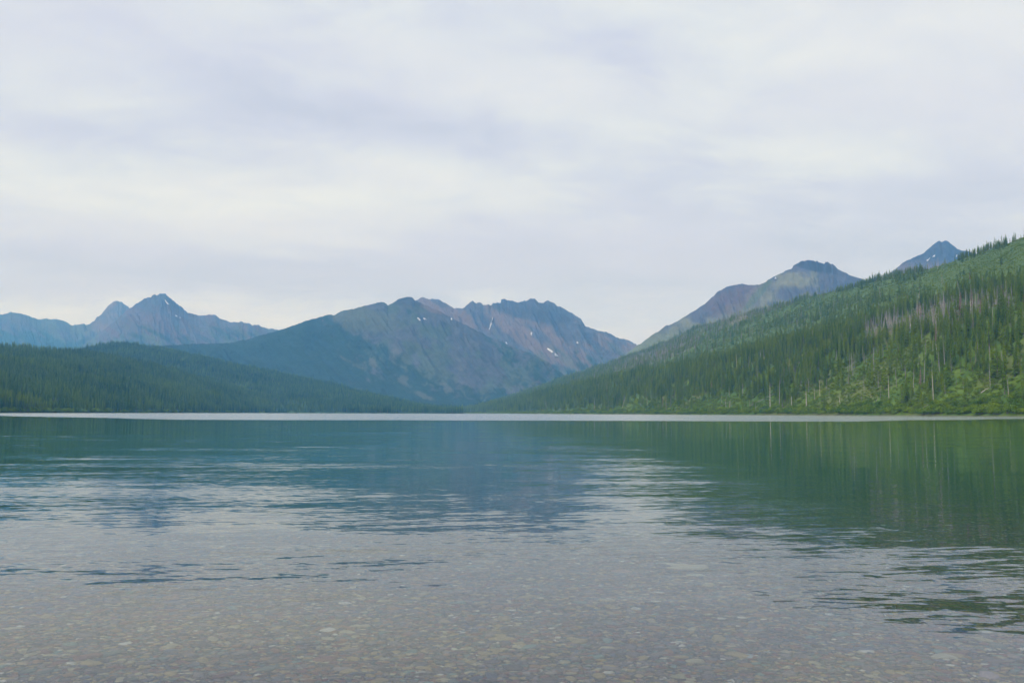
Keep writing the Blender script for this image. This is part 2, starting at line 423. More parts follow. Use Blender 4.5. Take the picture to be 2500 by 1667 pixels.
mountain('round_mountain', [(1380, 960), (1440, 918), (1500, 880), (1530, 862), (1557, 843), (1624, 796), (1653, 786), (1723, 740), (1749, 714), (1777, 698), (1809, 693), (1838, 696), (1863, 692), (1883, 679), (1926, 657), (1934, 654), (1936, 648), (1943, 644), (1950, 642), (1955, 638), (1966, 637), (1970, 635.5), (1978, 637), (1985, 636.5), (1991, 639), (1994, 636), (1999, 640), (2006, 641), (2012, 644), (2015, 639), (2021, 638.5), (2027, 643), (2032, 644), (2039, 650), (2045, 657), (2064, 664), (2071, 671), (2096, 679), (2160, 705), (2260, 740)], 5200, 3900, 60, col_C, nc=520, nr=120, jag=0.5, seed=83)

snow, t_, o_ = new_mat('old_snow')
gp = N(t_, 'ShaderNodeNewGeometry'); sn = noise(t_, gp.outputs['Position'], 0.05, 3)
bs = N(t_, 'ShaderNodeBsdfPrincipled', ins={'Base Color': mixc(t_, sn, (0.50, 0.53, 0.58), (0.76, 0.79, 0.84)), 'Roughness': 0.6})
t_.links.new(bs.outputs[0], o_.inputs[0])
def snow_patch(mt, path, w_):
    rows = []
    for i, (x, y) in enumerate(path):
        w0 = w_[i] if isinstance(w_, (list, tuple)) else w_
        w0 = w0 * random.uniform(.45, 1.25)
        l = on_mountain(mt, x - w0 / 2, y); c = on_mountain(mt, x, y - 0.6); r = on_mountain(mt, x + w0 / 2, y)
        if l is None or r is None or c is None: continue
        tow = np.array([0, -6.0, 4.0])
        rows.append((l + tow * 0.3, c + tow * 1.6, r + tow * 0.3))
    if len(rows) < 2: return
    V = [p for row in rows for p in row]; Fc = []
    for i in range(len(rows) - 1):
        for j in range(2):
            k = i * 3 + j; Fc.append((k, k + 1, k + 4, k + 3))
    new_obj('snow_patch', mesh_from('snow_patch', V, Fc, [snow], True), MT[mt][2])
def dens_path(p, n=9):
    p = np.array(p, float); s = np.linspace(0, len(p) - 1, n)
    return [(np.interp(k, range(len(p)), p[:, 0]) + random.uniform(-.6, .6), np.interp(k, range(len(p)), p[:, 1])) for k in s]
snow_patch('jagged_mountain', dens_path([(1203, 776), (1199, 790), (1196, 802), (1191, 813)], 12), [1.6, 2, 2.4, 2, 2.6, 3, 2.4, 3, 2.6, 3.2, 4.6, 3.5])
snow_patch('jagged_mountain', dens_path([(1298, 813), (1297, 820)], 5), 3.2)
snow_patch('jagged_mountain', dens_path([(1338, 852), (1345, 857), (1350, 862)], 6), 7)
snow_patch('jagged_mountain', dens_path([(1355, 864), (1359, 869), (1361, 871)], 5), [4, 6, 8, 9, 6])
snow_patch('jagged_mountain', dens_path([(1236, 837), (1236, 842)], 4), 4)
snow_patch('jagged_mountain', dens_path([(1409, 836), (1411, 840)], 4), 4)
snow_patch('wooded_mountain', dens_path([(1020, 778), (1024, 781), (1027, 784)], 5), 5)
snow_patch('wooded_mountain', dens_path([(1036, 779), (1040, 782)], 4), 6)
snow_patch('wooded_mountain', dens_path([(1101, 777), (1104, 783)], 4), 4)
snow_patch('snowy_mountain', dens_path([(403, 733), (408, 739), (412, 744)], 7), [2, 3, 3.5, 4, 4, 3, 2])
snow_patch('snowy_mountain', dens_path([(430, 771), (431, 774)], 4), 3.5)
snow_patch('snowy_mountain', dens_path([(440, 775), (441, 778)], 4), 3)
snow_patch('round_mountain', dens_path([(1893, 679), (1894, 683)], 4), 4)
snow_patch('peak_mountain', dens_path([(2281, 625), (2278, 629)], 5), 4)
snow_patch('peak_mountain', dens_path([(2270, 632), (2262, 638)], 6), 4)
snow_patch('peak_mountain', dens_path([(2335, 624), (2334, 630)], 5), 2.6)

# ------------------------------------------------------------------ forested hills (height as a function of X/Y and Y)
def E_of(px, py): return ue(px, py)[1]
def U_of(px): return ue(px, np.full(np.shape(px), 1008.0))[0]
class Hill:
    def __init__(s, px, rs, ys, seed, amp, end=0.5):
        """px: columns; rs: list of distance arrays from the shore to the crest; ys: image rows of the ground there (first: shore)"""
        s.u = U_of(np.array(px, float)); s.rs = [np.array(r, float) for r in rs]
        zs = [np.full(len(px), 0.25)]
        for r, y in zip(s.rs[1:], ys):
            zs.append(EYE + E_of(np.array(px, float), np.array(y, float)) * r)
        zs.append(zs[-1] * end); s.rs.append(s.rs[-1] * 1.35)
        s.zs = zs; s.seed = seed; s.amp = amp
    def R(s, u): return [np.interp(u, s.u, r) for r in s.rs]
    def z(s, u, r):
        R = s.R(u); Zk = [np.interp(u, s.u, z) for z in s.zs]
        z = Zk[0] + (r - R[0]) * 0.12
        z = np.where(r < R[0], -0.0 + (r - R[0]) * 0.05, 0)
        for k in range(len(R) - 1):
            t = np.clip((r - R[k]) / (R[k + 1] - R[k]), 0, 1)
            inside = (r >= R[k]) & (r <= R[k + 1] if k == len(R) - 2 else r < R[k + 1])
            z = np.where(inside, Zk[k] + (Zk[k + 1] - Zk[k]) * t, z)
        z = np.where(r > R[-1], Zk[-1], z)
        x = u * r
        wgt = sstep(r, R[0], R[0] + 150)
        n_ = (fbm(x / 160, r / 200, 4, s.seed) - 0.5) * s.amp + (fbm(x / 35, r / 35, 3, s.seed + 7) - 0.5) * s.amp * 0.14
        return z + n_ * wgt
    def mesh(s, name, colour, mat, nu, nr, u0=None, u1=None):
        u = np.linspace(s.u[0] if u0 is None else u0, s.u[-1] if u1 is None else u1, nu)[None, :]
        R = s.R(u)
        T = np.linspace(0, 1, nr)[:, None] ** 1.25
        r = R[0] * 0.985 + (R[-1] - R[0] * 0.985) * T
        U = np.broadcast_to(u, r.shape)
        z = s.z(U, r)
        z = np.where(T <= 0, -3.0, z)
        P = np.stack([U * r, r, z], -1)
        px, py = proj(P)
        return new_obj(name, grid_mesh(name, P, colour(px, py, U, r), mat), kind='structure')

PXE = [1130, 1250, 1400, 1559, 1700, 1819, 1978, 2150, 2300, 2500, 2800, 3400]
hillE = Hill(PXE,
    [[3900, 2900, 2150, 1680, 1380, 1200, 1010, 860, 760, 660, 560, 450],
     [4100, 3300, 2550, 2080, 1780, 1580, 1400, 1230, 1090, 920, 780, 640],
     [4250, 3500, 2800, 2350, 2060, 1860, 1680, 1480, 1310, 1120, 950, 800],
     [4600, 4400, 4200, 3950, 3450, 3050, 2650, 2250, 1980, 1700, 1500, 1250]],
    [[1004, 981, 947, 919, 897, 866, 834, 800, 772, 745, 715, 680],
     [1003.5, 981, 947, 918, 894, 862, 828, 772, 735, 690, 640, 600],
     [1003, 968, 916, 863, 803, 767, 727, 681, 651, 582, 480, 400]], 101, 16)
PXF = [-700, -300, 0, 170, 300, 450, 600, 720, 800]
hillF = Hill(PXF,
    [[950, 1100, 1250, 1480, 1700, 2050, 2600, 3200, 3700],
     [2300, 2450, 2600, 2700, 2900, 3100, 3350, 3650, 3950]],
    [[790, 828, 858, 868, 884, 916, 958, 993, 1004]], 131, 26)
PXG = [-100, 60, 120, 180, 208, 268, 330, 380, 500, 650, 800, 950, 1050, 1130]
hillG = Hill(PXG,
    [[3000] * 14, [4000] * 14],
    [[890, 880, 870, 861, 852, 843, 844, 850, 874, 907, 942, 976, 1000, 1006]], 151, 22)

def col_E(px, py, U, r):
    R = hillE.R(U)
    n1_ = fbm(U * r / 60, r / 60, 4, 201); n2_ = fbm(U * r / 14, r / 14, 3, 207)
    far = sstep(r, R[1], R[2])
    c = mix3(np.broadcast_to((0.065, 0.12, 0.012), px.shape + (3,)), (0.11, 0.17, 0.018), sstep(n1_ * 0.6 + n2_ * 0.4, 0.38, 0.62))
    c = mix3(c, (0.072, 0.115, 0.028), far * 0.75)
    # dead, burned ground
    burn = burnmask(px, py)
    c = mix3(c, (0.095, 0.085, 0.07), 0.7 * burn)
    brown = sstep(n1_, 0.56, 0.68) * (1 - far) * 0.35
    c = mix3(c, (0.13, 0.105, 0.07), brown)
    grey = sstep(blob(px, py, 1600, 870, 110, 16, -18) + blob(px, py, 1830, 770, 130, 10, -20) * 0.8 + 0.5 * (n2_ - 0.5), 0.35, 0.7) * far
    c = mix3(c, (0.17, 0.155, 0.135), 0.8 * grey)
    beach = sstep(r, R[0] + 2, R[0] + 1.0)
    return mix3(c, (0.16, 0.16, 0.13), beach)
def burnmask(px, py):
    n_ = fbm(px / 22, py / 30, 3, 301) - 0.5
    m = blob(px, py, 2290, 775, 130, 34, -14) * 1.1 + blob(px, py, 2450, 745, 60, 30, -10) * 0.6 + blob(px, py, 2150, 805, 70, 22, -15) * 0.7
    m = m + 0.55 * blob(px, py, 2080, 925, 26, 60) + 0.4 * blob(px, py, 1560, 955, 40, 14)
    return sstep(m + 0.7 * n_, 0.45, 0.85)
def openmask(px, py):
    """where the conifer stand is thin and undergrowth shows"""
    n_ = fbm(px / 30, py / 26, 3, 305) - 0.5
    m = 1.05 * blob(px, py, 2200, 900, 170, 90, -10) + 0.8 * blob(px, py, 2420, 950, 90, 40) + 0.75 * blob(px, py, 2000, 965, 130, 35) \
        + 0.7 * blob(px, py, 1760, 980, 140, 28) + 0.6 * blob(px, py, 1560, 985, 110, 18) + 0.5 * blob(px, py, 2060, 935, 40, 60)
    return np.clip(sstep(m + 0.8 * n_, 0.35, 0.9), 0, 1)
def smoothmask(px, py):
    """shrub-covered upper slope almost without trees"""
    n_ = fbm(px / 50, py / 20, 3, 309) - 0.5
    lo = np.interp(px, [1950, 2060, 2200, 2350, 2500, 2700], [760, 742, 722, 700, 668, 620])
    hi = np.interp(px, [1950, 2060, 2200, 2350, 2500, 2700], [735, 712, 690, 640, 585, 520])
    return sstep(lo - py + 40 * n_, 0, 14) * sstep(py - hi, -6, 8) * sstep(px, 1900, 2050)

hmat = terrain_mat('undergrowth', 0.12, 0.5, 1.2)
hillE.mesh('forested_hill', col_E, hmat, 520, 260)
fmat = terrain_mat('forest_floor', 0.03, 0.5, 4.0)
def col_F(px, py, U, r):
    n_ = fbm(U * r / 40, r / 40, 4, 221)
    return mix3(np.broadcast_to((0.03, 0.07, 0.015), px.shape + (3,)), (0.06, 0.11, 0.02), sstep(n_, 0.4, 0.65))
hillF.mesh('near_left_hill', col_F, fmat, 320, 160)
hillG.mesh('far_left_hill', col_F, fmat, 320, 120)

# ------------------------------------------------------------------ plant meshes
needle = leaf_mat('conifer_needles', (0.070, 0.150, 0.004), (0.235, 0.315, 0.006), 0.42)
needle_far = leaf_mat('conifer_needles_left', (0.030, 0.095, 0.010), (0.170, 0.265, 0.010), 0.36, 0.009)
shrub_leaf = leaf_mat('shrub_leaves', (0.100, 0.180, 0.005), (0.23, 0.31, 0.008), 0.40)
shore_leaf = leaf_mat('shore_shrub_leaves', (0.085, 0.175, 0.008), (0.27, 0.36, 0.012), 0.45, 0.03)
bark = bark_mat('conifer_bark', (0.10, 0.08, 0.06), (0.22, 0.19, 0.16))
deadwood = bark_mat('weathered_dead_wood', (0.13, 0.118, 0.115), (0.42, 0.395, 0.38))
palewood = bark_mat('pale_barkless_wood', (0.38, 0.34, 0.28), (0.52, 0.47, 0.40))
redwood = bark_mat('rusty_dead_needles', (0.14, 0.07, 0.035), (0.24, 0.13, 0.06))

def tube(V, Fc, p0, p1, r0, r1, n=5):
    p0 = np.array(p0, float); p1 = np.array(p1, float); d_ = p1 - p0; d_ = d_ / (np.linalg.norm(d_) + 1e-9)
    a = np.cross(d_, [0.3, 0.9, 0.1]); a /= np.linalg.norm(a); b = np.cross(d_, a)
    k = len(V)
    for p, r in ((p0, r0), (p1, r1)):
        for i in range(n):
            t = 2 * math.pi * i / n; V.append(p + r * (math.cos(t) * a + math.sin(t) * b))
    for i in range(n):
        j = (i + 1) % n; Fc.append((k + i, k + j, k + n + j, k + n + i))
    Fc.append(tuple(k + n + i for i in range(n)))

def conifer_geo(seed, base=0.08, width=0.13, whorls=20, per=7, droop=0.35, gap=0.0):
    r_ = random.Random(seed)
    TV, TF = [], []
    lean = (r_.uniform(-.01, .01), r_.uniform(-.01, .01))
    tube(TV, TF, (0, 0, -0.03), (lean[0] * .5, lean[1] * .5, 0.5), 0.012, 0.008, 6)
    tube(TV, TF, (lean[0] * .5, lean[1] * .5, 0.5), (lean[0], lean[1], 0.985), 0.008, 0.0015, 5)
    V, Fc = [], []
    for i in range(whorls):
        f = i / (whorls - 1)
        z = base + (0.985 - base) * f ** 0.92
        L0 = width * (1 - f) ** 0.8 * (0.55 + 0.45 * min(1, f * 6 + 0.35)) + 0.008
        for j in range(per):
            if r_.random() < gap: continue
            a = 2 * math.pi * (j + r_.random() * 0.9) / per + i * 1.3
            L = L0 * r_.uniform(0.55, 1.2)
            zz = z + r_.uniform(-.012, .012)
            dr = droop * r_.uniform(0.5, 1.3) * L - (0.25 * L if f > 0.75 else 0)
            ca, sa = math.cos(a), math.sin(a)
            wd = L * r_.uniform(0.28, 0.45) + 0.004
            k = len(V)
            m_ = 0.55
            V += [(0.003 * ca, 0.003 * sa, zz + 0.008),
                  (L * m_ * ca - wd * sa, L * m_ * sa + wd * ca, zz - dr * m_ - 0.010),
                  (L * ca, L * sa, zz - dr),
                  (L * m_ * ca + wd * sa, L * m_ * sa - wd * ca, zz - dr * m_ - 0.010),
                  (L * m_ * ca, L * m_ * sa, zz - dr * m_ + 0.010)]
            Fc += [(k, k + 1, k + 4), (k + 1, k + 2, k + 4), (k + 2, k + 3, k + 4), (k + 3, k, k + 4)]
            # hanging twigs
            V += [(L * .8 * ca, L * .8 * sa, zz - dr * .8), (L * .45 * ca, L * .45 * sa, zz - dr * .45), (L * .6 * ca + .01 * sa, L * .6 * sa - .01 * ca, zz - dr * .6 - 0.03)]
            Fc.append((k + 5, k + 6, k + 7))
    k = len(V)
    V += [(lean[0] - .006, lean[1], .95), (lean[0] + .006, lean[1], .95), (lean[0], lean[1], 1.0), (lean[0], lean[1] - .006, .95), (lean[0], lean[1] + .006, .95)]
    Fc += [(k, k + 1, k + 2), (k + 3, k + 4, k + 2)]
    return (TV, TF), (V, Fc)

def snag_geo(seed, top=1.0, branches=14, blen=0.05, bend=0.02):
    r_ = random.Random(seed); V, Fc = [], []
    bx, by = r_.uniform(-bend, bend), r_.uniform(-bend, bend)
    pts = [(0, 0, -0.03), (bx * .3, by * .3, 0.35 * top), (bx * .7, by * .7, 0.7 * top), (bx, by, top)]
    rad = [0.011, 0.0085, 0.006, 0.0022 if top > .8 else 0.005]
    for i in range(3): tube(V, Fc, pts[i], pts[i + 1], rad[i], rad[i + 1], 6)
    for i in range(branches):
        z = r_.uniform(0.25, 0.97) * top; a = r_.uniform(0, 6.28); L = blen * r_.uniform(.4, 1.2) * (1.1 - z / top * .7)
        x, y = bx * z / top, by * z / top
        tube(V, Fc, (x, y, z), (x + L * math.cos(a), y + L * math.sin(a), z - L * r_.uniform(-.1, .6)), 0.0024, 0.0008, 3)
    return V, Fc

def shrub_geo(seed, n=130, squash=0.9):
    r_ = random.Random(seed); V, Fc = [], []
    lobes = [(r_.uniform(-.33, .33), r_.uniform(-.33, .33), r_.uniform(.35, .72), r_.uniform(.22, .36)) for _ in range(7)]
    for i in range(6):
        a = i * 1.05 + r_.random(); lx, ly, lz, _ = lobes[i]
        tube(V, Fc, (0.06 * math.cos(a), 0.06 * math.sin(a), -0.05), (lx, ly, lz), 0.014, 0.005, 3)
    nt_ = len(Fc)
    for i in range(n):
        lx, ly, lz, lr = r_.choice(lobes)
        th = r_.uniform(0, 6.28); ph = math.acos(r_.uniform(-.75, 1)); rr = lr * r_.uniform(.6, 1.05)
        c = np.array([lx + rr * math.sin(ph) * math.cos(th), ly + rr * math.sin(ph) * math.sin(th), max(0.03, (lz + rr * math.cos(ph)) * squash)])
        nrm = np.array([math.sin(ph) * math.cos(th), math.sin(ph) * math.sin(th), math.cos(ph)]) + np.array([r_.uniform(-.6, .6) for _ in range(3)])
        nrm /= np.linalg.norm(nrm)
        a = np.cross(nrm, [r_.uniform(-1, 1), r_.uniform(-1, 1), 0.3]); a /= np.linalg.norm(a) + 1e-9; b = np.cross(nrm, a)
        s = r_.uniform(.06, .12)
        k = len(V)
        V += [c - a * s, c + b * s * .6 + nrm * .02, c + a * s, c - b * s * .6 + nrm * .02]
        Fc += [(k, k + 1, k + 2), (k, k + 2, k + 3)]
    return V, Fc, nt_

CON = []        # (trunk mesh, crown mesh, joined mesh for the far wood)
specs = [(1, .06, .125, 22, 7, .35, .05), (2, .10, .105, 21, 7, .40, .08), (3, .22, .095, 17, 6, .30, .12), (4, .05, .14, 22, 7, .45, .05),
         (5, .36, .085, 14, 6, .25, .15), (6, .12, .085, 22, 6, .5, .10)]
def join(parts):
    V, Fc, mi = [], [], []
    for (v, f, m_) in parts:
        k = len(V); V += list(v); Fc += [tuple(i + k for i in ff) for ff in f]; mi += [m_] * len(f)
    return V, Fc, mi
def protos(needle_m, tagname):
    res = []
    for i, s_ in enumerate(specs):
        (tv, tf), (cv_, cf) = conifer_geo(*s_)
        V, Fc, mi = join([(tv, tf, 0), (cv_, cf, 1)])
        res.append((mesh_from('trunk', tv, tf, [bark], True), mesh_from('crown', cv_, cf, [needle_m]), mesh_from('conifer_tree', V, Fc, [bark, needle_m], False, mi)))
    return res
CON = protos(needle, 'r'); CONF = protos(needle_far, 'l')
SNAG = [mesh_from('dead_tree', *snag_geo(20 + i, top=tp, branches=br), [mt]) for i, (tp, br, mt) in enumerate([(1, 16, deadwood), (1, 22, deadwood), (.8, 8, deadwood), (.55, 3, palewood), (1, 12, palewood), (1, 26, deadwood)])]
def rusty(seed):
    (tv, tf), (cv_, cf) = conifer_geo(seed, .15, .07, 16, 5, .6, .3)
    V, Fc, mi = join([(tv, tf, 0), (cv_, cf, 1)]); return mesh_from('dead_tree', V, Fc, [deadwood, redwood], False, mi)
SNAG.append(rusty(91))
def mk_shrub(seed, mat, n=130, sq=.9):
    V, Fc, nt_ = shrub_geo(seed, n, sq)
    mi = [0] * nt_ + [1] * (len(Fc) - nt_)
    return mesh_from('shrub', V, Fc, [bark, mat], False, mi)
SHR = [mk_shrub(40 + i, shrub_leaf, 110) for i in range(4)]
SHS = [mk_shrub(50 + i, shore_leaf, 190, .95) for i in range(5)]

def scatter(name, P, S, rot, pick, meshes, label=None):
    """one object: geometry nodes put a plant of the given meshes on every point"""
    col = bpy.data.collections.new(name + '_source')
    for i, me in enumerate(meshes):
        ob = bpy.data.objects.new('%s_source_%02d' % (name, i), me); col.objects.link(ob)
    me = bpy.data.meshes.new(name)
    me.vertices.add(len(P)); me.vertices.foreach_set('co', np.asarray(P, np.float32).reshape(-1))
    a = me.attributes.new('scl', 'FLOAT_VECTOR', 'POINT'); a.data.foreach_set('vector', np.asarray(S, np.float32).reshape(-1))
    a = me.attributes.new('rot', 'FLOAT_VECTOR', 'POINT'); a.data.foreach_set('vector', np.asarray(rot, np.float32).reshape(-1))
    a = me.attributes.new('pick', 'INT', 'POINT'); a.data.foreach_set('value', np.asarray(pick, np.int32))
    me.update()
    o = new_obj(name, me, kind='stuff')
    ng = bpy.data.node_groups.new(name + '_nodes', 'GeometryNodeTree')
    ng.interface.new_socket('Geometry', in_out='INPUT', socket_type='NodeSocketGeometry')
    ng.interface.new_socket('Geometry', in_out='OUTPUT', socket_type='NodeSocketGeometry')
    gi = ng.nodes.new('NodeGroupInput'); go = ng.nodes.new('NodeGroupOutput')
    ci = ng.nodes.new('GeometryNodeCollectionInfo'); ci.inputs[0].default_value = col; ci.inputs[1].default_value = True; ci.inputs[2].default_value = True
    ip = ng.nodes.new('GeometryNodeInstanceOnPoints')
    def attr(nm, ty):
        n = ng.nodes.new('GeometryNodeInputNamedAttribute'); n.data_type = ty; n.inputs[0].default_value = nm; return n.outputs[0]
    L = ng.links.new
    L(gi.outputs[0], ip.inputs['Points']); L(ci.outputs[0], ip.inputs['Instance'])
    ip.inputs['Pick Instance'].default_value = True
    L(attr('pick', 'INT'), ip.inputs['Instance Index'])
    e2r = ng.nodes.new('FunctionNodeEulerToRotation'); L(attr('rot', 'FLOAT_VECTOR'), e2r.inputs[0]); L(e2r.outputs[0], ip.inputs['Rotation'])
    L(attr('scl', 'FLOAT_VECTOR'), ip.inputs['Scale'])
    L(ip.outputs[0], go.inputs[0])
    md = o.modifiers.new('scatter', 'NODES'); md.node_group = ng
    if label: o['label'] = label
    return o

def sample(hill, n, px0, px1, k_hi, u_pad=0):
    u0, u1 = U_of(np.array([px0, px1], float))
    u = rng.uniform(u0, u1, n)
    R = hill.R(u)
    lo = R[0] + 1; hi = R[k_hi] * 1.05
    rmax = hi.max()
    r = np.sqrt(rng.uniform(0, 1, n)) * rmax
    ok = (r > lo) & (r < hi)
    u, r = u[ok], r[ok]
    P = np.stack([u * r, r, hill.z(u, r)], -1)
    return P, u, r, [q[ok] for q in R]

# ---- right hill: conifers
P, u, r, R = sample(hillE, 330000, 1120, 2640, 3)
px, py = proj(P)
near = r < R[2]
op, bu, sm = openmask(px, py), burnmask(px, py), smoothmask(px, py)
cl_ = fbm(P[:, 0] / 45, P[:, 1] / 45, 3, 401)
dens = np.where(near, 0.95, 0.30 * sstep(cl_, 0.40, 0.60) + 0.05)
stand = np.where(near, 1, sstep(cl_, .4, .6))
dens = dens * (1 - 0.78 * op) * (1 - 0.93 * bu) * (1 - 0.95 * sm)
dens = np.where(near, dens * (0.55 + 0.65 * sstep(fbm(P[:, 0] / 18, P[:, 1] / 18, 2, 403), .3, .6)), dens)
crest = sstep(r, R[3] * 0.975, R[3] * 0.99) * (px > 1350)
dens = np.maximum(dens, 0.75 * crest * sstep(fbm(P[:, 0] / 30, P[:, 1] * 0, 2, 405), .34, .5) * (px < 2460))
dens = np.where((px > 2258) & (px < 2335) & (r > R[2] * 1.02), dens * 0.12, dens)
dens = dens * (0.12 * sstep(r - R[0], 14, 30) + 0.88 * sstep(r - R[0] + 50 * (fbm(P[:, 0] / 50, P[:, 1] / 50, 2, 409) - .5), 30, 150))
dens = dens * np.where(near, 0.54, 0.50)
dens = np.where(crest * (px < 2460) * (px > 2040) * ((px < 2262) | (px > 2340)) > .4, np.maximum(dens, .62), dens)
keep = rng.uniform(0, 1, len(r)) < dens
cP, cr_, cpx, cpy = P[keep], r[keep], px[keep], py[keep]
cst = near[keep]
ch = np.where(cst, rng.normal(18.5, 5.2, keep.sum()), rng.normal(14.5, 3.5, keep.sum()))
ch = np.clip(ch * (0.8 + 0.4 * vn(cP[:, 0] / 40, cP[:, 1] / 40, 411)), 5, 30)
ch = np.where(op[keep] > .5, ch * 1.12, ch)
cw = rng.uniform(0.85, 1.5, keep.sum()) * np.where(op[keep] > .5, .85, 1.0)
ck = np.where(op[keep] > .45, rng.choice([0, 1, 2, 3, 5], keep.sum()), rng.choice([0, 1, 1, 2, 2, 3, 4, 5], keep.sum()))
crot = rng.uniform(0, 6.28, keep.sum())

# ---- right hill: dead standing trees
P, u, r, R = sample(hillE, 120000, 1120, 2640, 3)
px, py = proj(P); near = r < R[2]
op, bu, sm = openmask(px, py), burnmask(px, py), smoothmask(px, py)
greyb = blob(px, py, 1600, 868, 130, 22, -18) + blob(px, py, 1830, 768, 140, 14, -20)
ds = np.where(near, 0.05 + 0.06 * sstep(px, 1900, 2150) + 0.18 * op + 0.60 * bu, 0.05 + 0.55 * np.clip(greyb, 0, 1) + 0.6 * bu) * (1 - 0.85 * sm)
ds = ds * sstep(r - R[0], 8, 30)
keep = rng.uniform(0, 1, len(r)) < np.where(bu > .4, ds * 1.0, ds * .55)
sP, spx, spy = P[keep], px[keep], py[keep]
sh = np.clip(rng.normal(15, 4.5, keep.sum()), 4, 26)
sk = rng.choice([0, 0, 1, 2, 5, 5, 4, 3, 6], keep.sum(), p=[.2, .16, .18, .1, .12, .1, .05, .04, .05])
srot = rng.uniform(0, 6.28, keep.sum())
# single snags that stand out in the picture: (column, foot row, height in photo pixels, mesh)
def ground_at(hill, px_, py_):
    u0, e0 = ue(px_, py_)
    R = hill.R(np.array([u0]))
    rr = np.linspace(R[0][0] + 1, R[3][0] if len(R) > 4 else R[-2][0], 1500)
    ee = (hill.z(np.full(1500, u0), rr) - EYE) / rr
    k = np.nonzero(ee >= e0)[0]
    k = k[0] if len(k) else 1499
    return np.array([u0 * rr[k], rr[k], hill.z(np.array([u0]), np.array([rr[k]]))[0]])
STAND = [(2279, 980, 78, 4, 'tall pale bare trunk standing alone among shrubs below the right-hand slope'),
         (1880, 994, 60, 4, 'tall pale bare trunk under a green conifer midway along the right shore'),
         (1933, 995, 27, 3, 'short pale broken stump among bright shrubs at right of the shore'),
         (1969, 996, 40, 3, 'pale broken trunk with grey foot just right of a shorter stump'),
         (2051, 990, 22, 3, 'small broken pale stump half hidden by shrubs below dark conifers'),
         (2170, 976, 60, 4, 'slim pale trunk between two dark conifers above bright shrubs'),
         (2202, 968, 24, 3, 'twin-looking short pale trunk right of a slim pale trunk'),
         (1580, 990, 24, 4, 'thin white snag low on the slope above pale shrubs'),
         (1518, 998, 30, 4, 'grey leaning snag close to the middle of the hill shore'),
         (1772, 998, 26, 4, 'thin pale snag beside a brown brush pile'),
         (1781, 998, 20, 3, 'short grey snag right beside a taller thin snag'),
         (1858, 895, 42, 4, 'bare white treetop rising out of dense conifers'),
         (1798, 905, 40, 4, 'grey bare spire within the dense conifer stand'),
         (2463, 975, 50, 4, 'pale bare trunk near the right end of the shore slope'),
         (2388, 890, 55, 0, 'grey snag in the upper thicket right of the open slope'),
         (1482, 968, 40, 0, 'grey bare spire on the far left of the dense stand'),
         (1903, 990, 62, 1, 'dark branchy snag among green shrubs at the hill foot'),
         (2134, 996, 30, 2, 'dark leaning charred stump at the shore shrubs')]

# ---- right hill: undergrowth and the shore fringe of shrubs
P, u, r, R = sample(hillE, 700000, 1120, 2640, 3)
px, py = proj(P); near = r < R[2]
op, bu, sm = openmask(px, py), burnmask(px, py), smoothmask(px, py)
du = np.where(near, 0.16 + 0.80 * op, 0.20) * (1 - .7 * bu) + 0.55 * sm
du = np.maximum(du, 0.95 * sstep(r - R[0], 170, 60) * near)
keep = (rng.uniform(0, 1, len(r)) < du * 0.75) & (r - R[0] > 5)
uP = P[keep]; un = keep.sum()
uh = rng.uniform(1.2, 3.4, un) * np.where(rng.uniform(0, 1, un) < .12, 1.7, 1.0) * np.where(sm[keep] > .5, .6, 1.0); uw = uh * rng.uniform(1.0, 1.7, un)

def shore(n, px0, px1, d0, d1):
    p_ = rng.uniform(px0, px1, n); u_ = U_of(p_); R0 = hillE.R(u_)[0]
    r_ = R0 + rng.uniform(d0, d1, n)
    return np.stack([u_ * r_, r_, hillE.z(u_, r_)], -1)
hP = np.concatenate([shore(260, 1250, 1700, 3, 16), shore(430, 1700, 2620, 3, 14), shore(300, 1700, 2620, 12, 34), shore(200, 1200, 1700, 12, 40)])
hh = rng.uniform(2.6, 6.2, len(hP)) * (0.7 + 0.6 * vn(hP[:, 0] / 30, hP[:, 1] / 30, 421)); hw = hh * rng.uniform(1.0, 1.6, len(hP))

# ---- which of them are shown largest: those become objects of their own
def visible_share(P, h, wfac, order_all):
    """draw crude silhouettes near to far and count what stays visible of each"""
    S = 0.4096
    px_, py_ = proj(P); top = proj(P + np.stack([0 * h, 0 * h, h], -1))[1]
    grid = np.zeros((682, 1024), bool); vis = np.zeros(len(h)); inside = np.zeros(len(h), bool)
    for i in order_all:
        hp = (py_[i] - top[i]) * S; wpx = max(1.0, hp * wfac[i])
        x0 = int(max(0, px_[i] * S - wpx / 2)); x1 = int(min(1024, math.ceil(px_[i] * S + wpx / 2)))
        y0 = int(max(0, top[i] * S)); y1 = int(min(682, math.ceil(py_[i] * S)))
        if x1 <= x0 or y1 <= y0: continue
        g = grid[y0:y1, x0:x1]; vis[i] = (~g).sum()
        tri = max(1, (x1 - x0) // 2)
        g[:, (x1 - x0) // 4:(x1 - x0) // 4 + tri] = True
    return vis
allP = np.concatenate([cP, sP, hP]); allh = np.concatenate([ch, sh, hh])
allw = np.concatenate([0.22 * cw, np.full(len(sP), 0.06), hw / hh])
order = np.argsort(allP[:, 1])
vis = visible_share(allP, allh, allw, order)
pxa, pya = proj(allP)
inside = (pxa > 10) & (pxa < 2490)
nC, nS = len(cP), len(sP)
score = vis * inside
pick_c = np.argsort(-score[:nC])[:300]
pick_s = np.argsort(-score[nC:nC + nS] * (sh > 9))[:250]
pick_h = np.argsort(-score[nC + nS:])[:300]

def place(P, h, w_, rz): return (float(P[0]), float(P[1]), float(P[2] - 0.15)), (float(w_), float(w_), float(h)), float(rz)

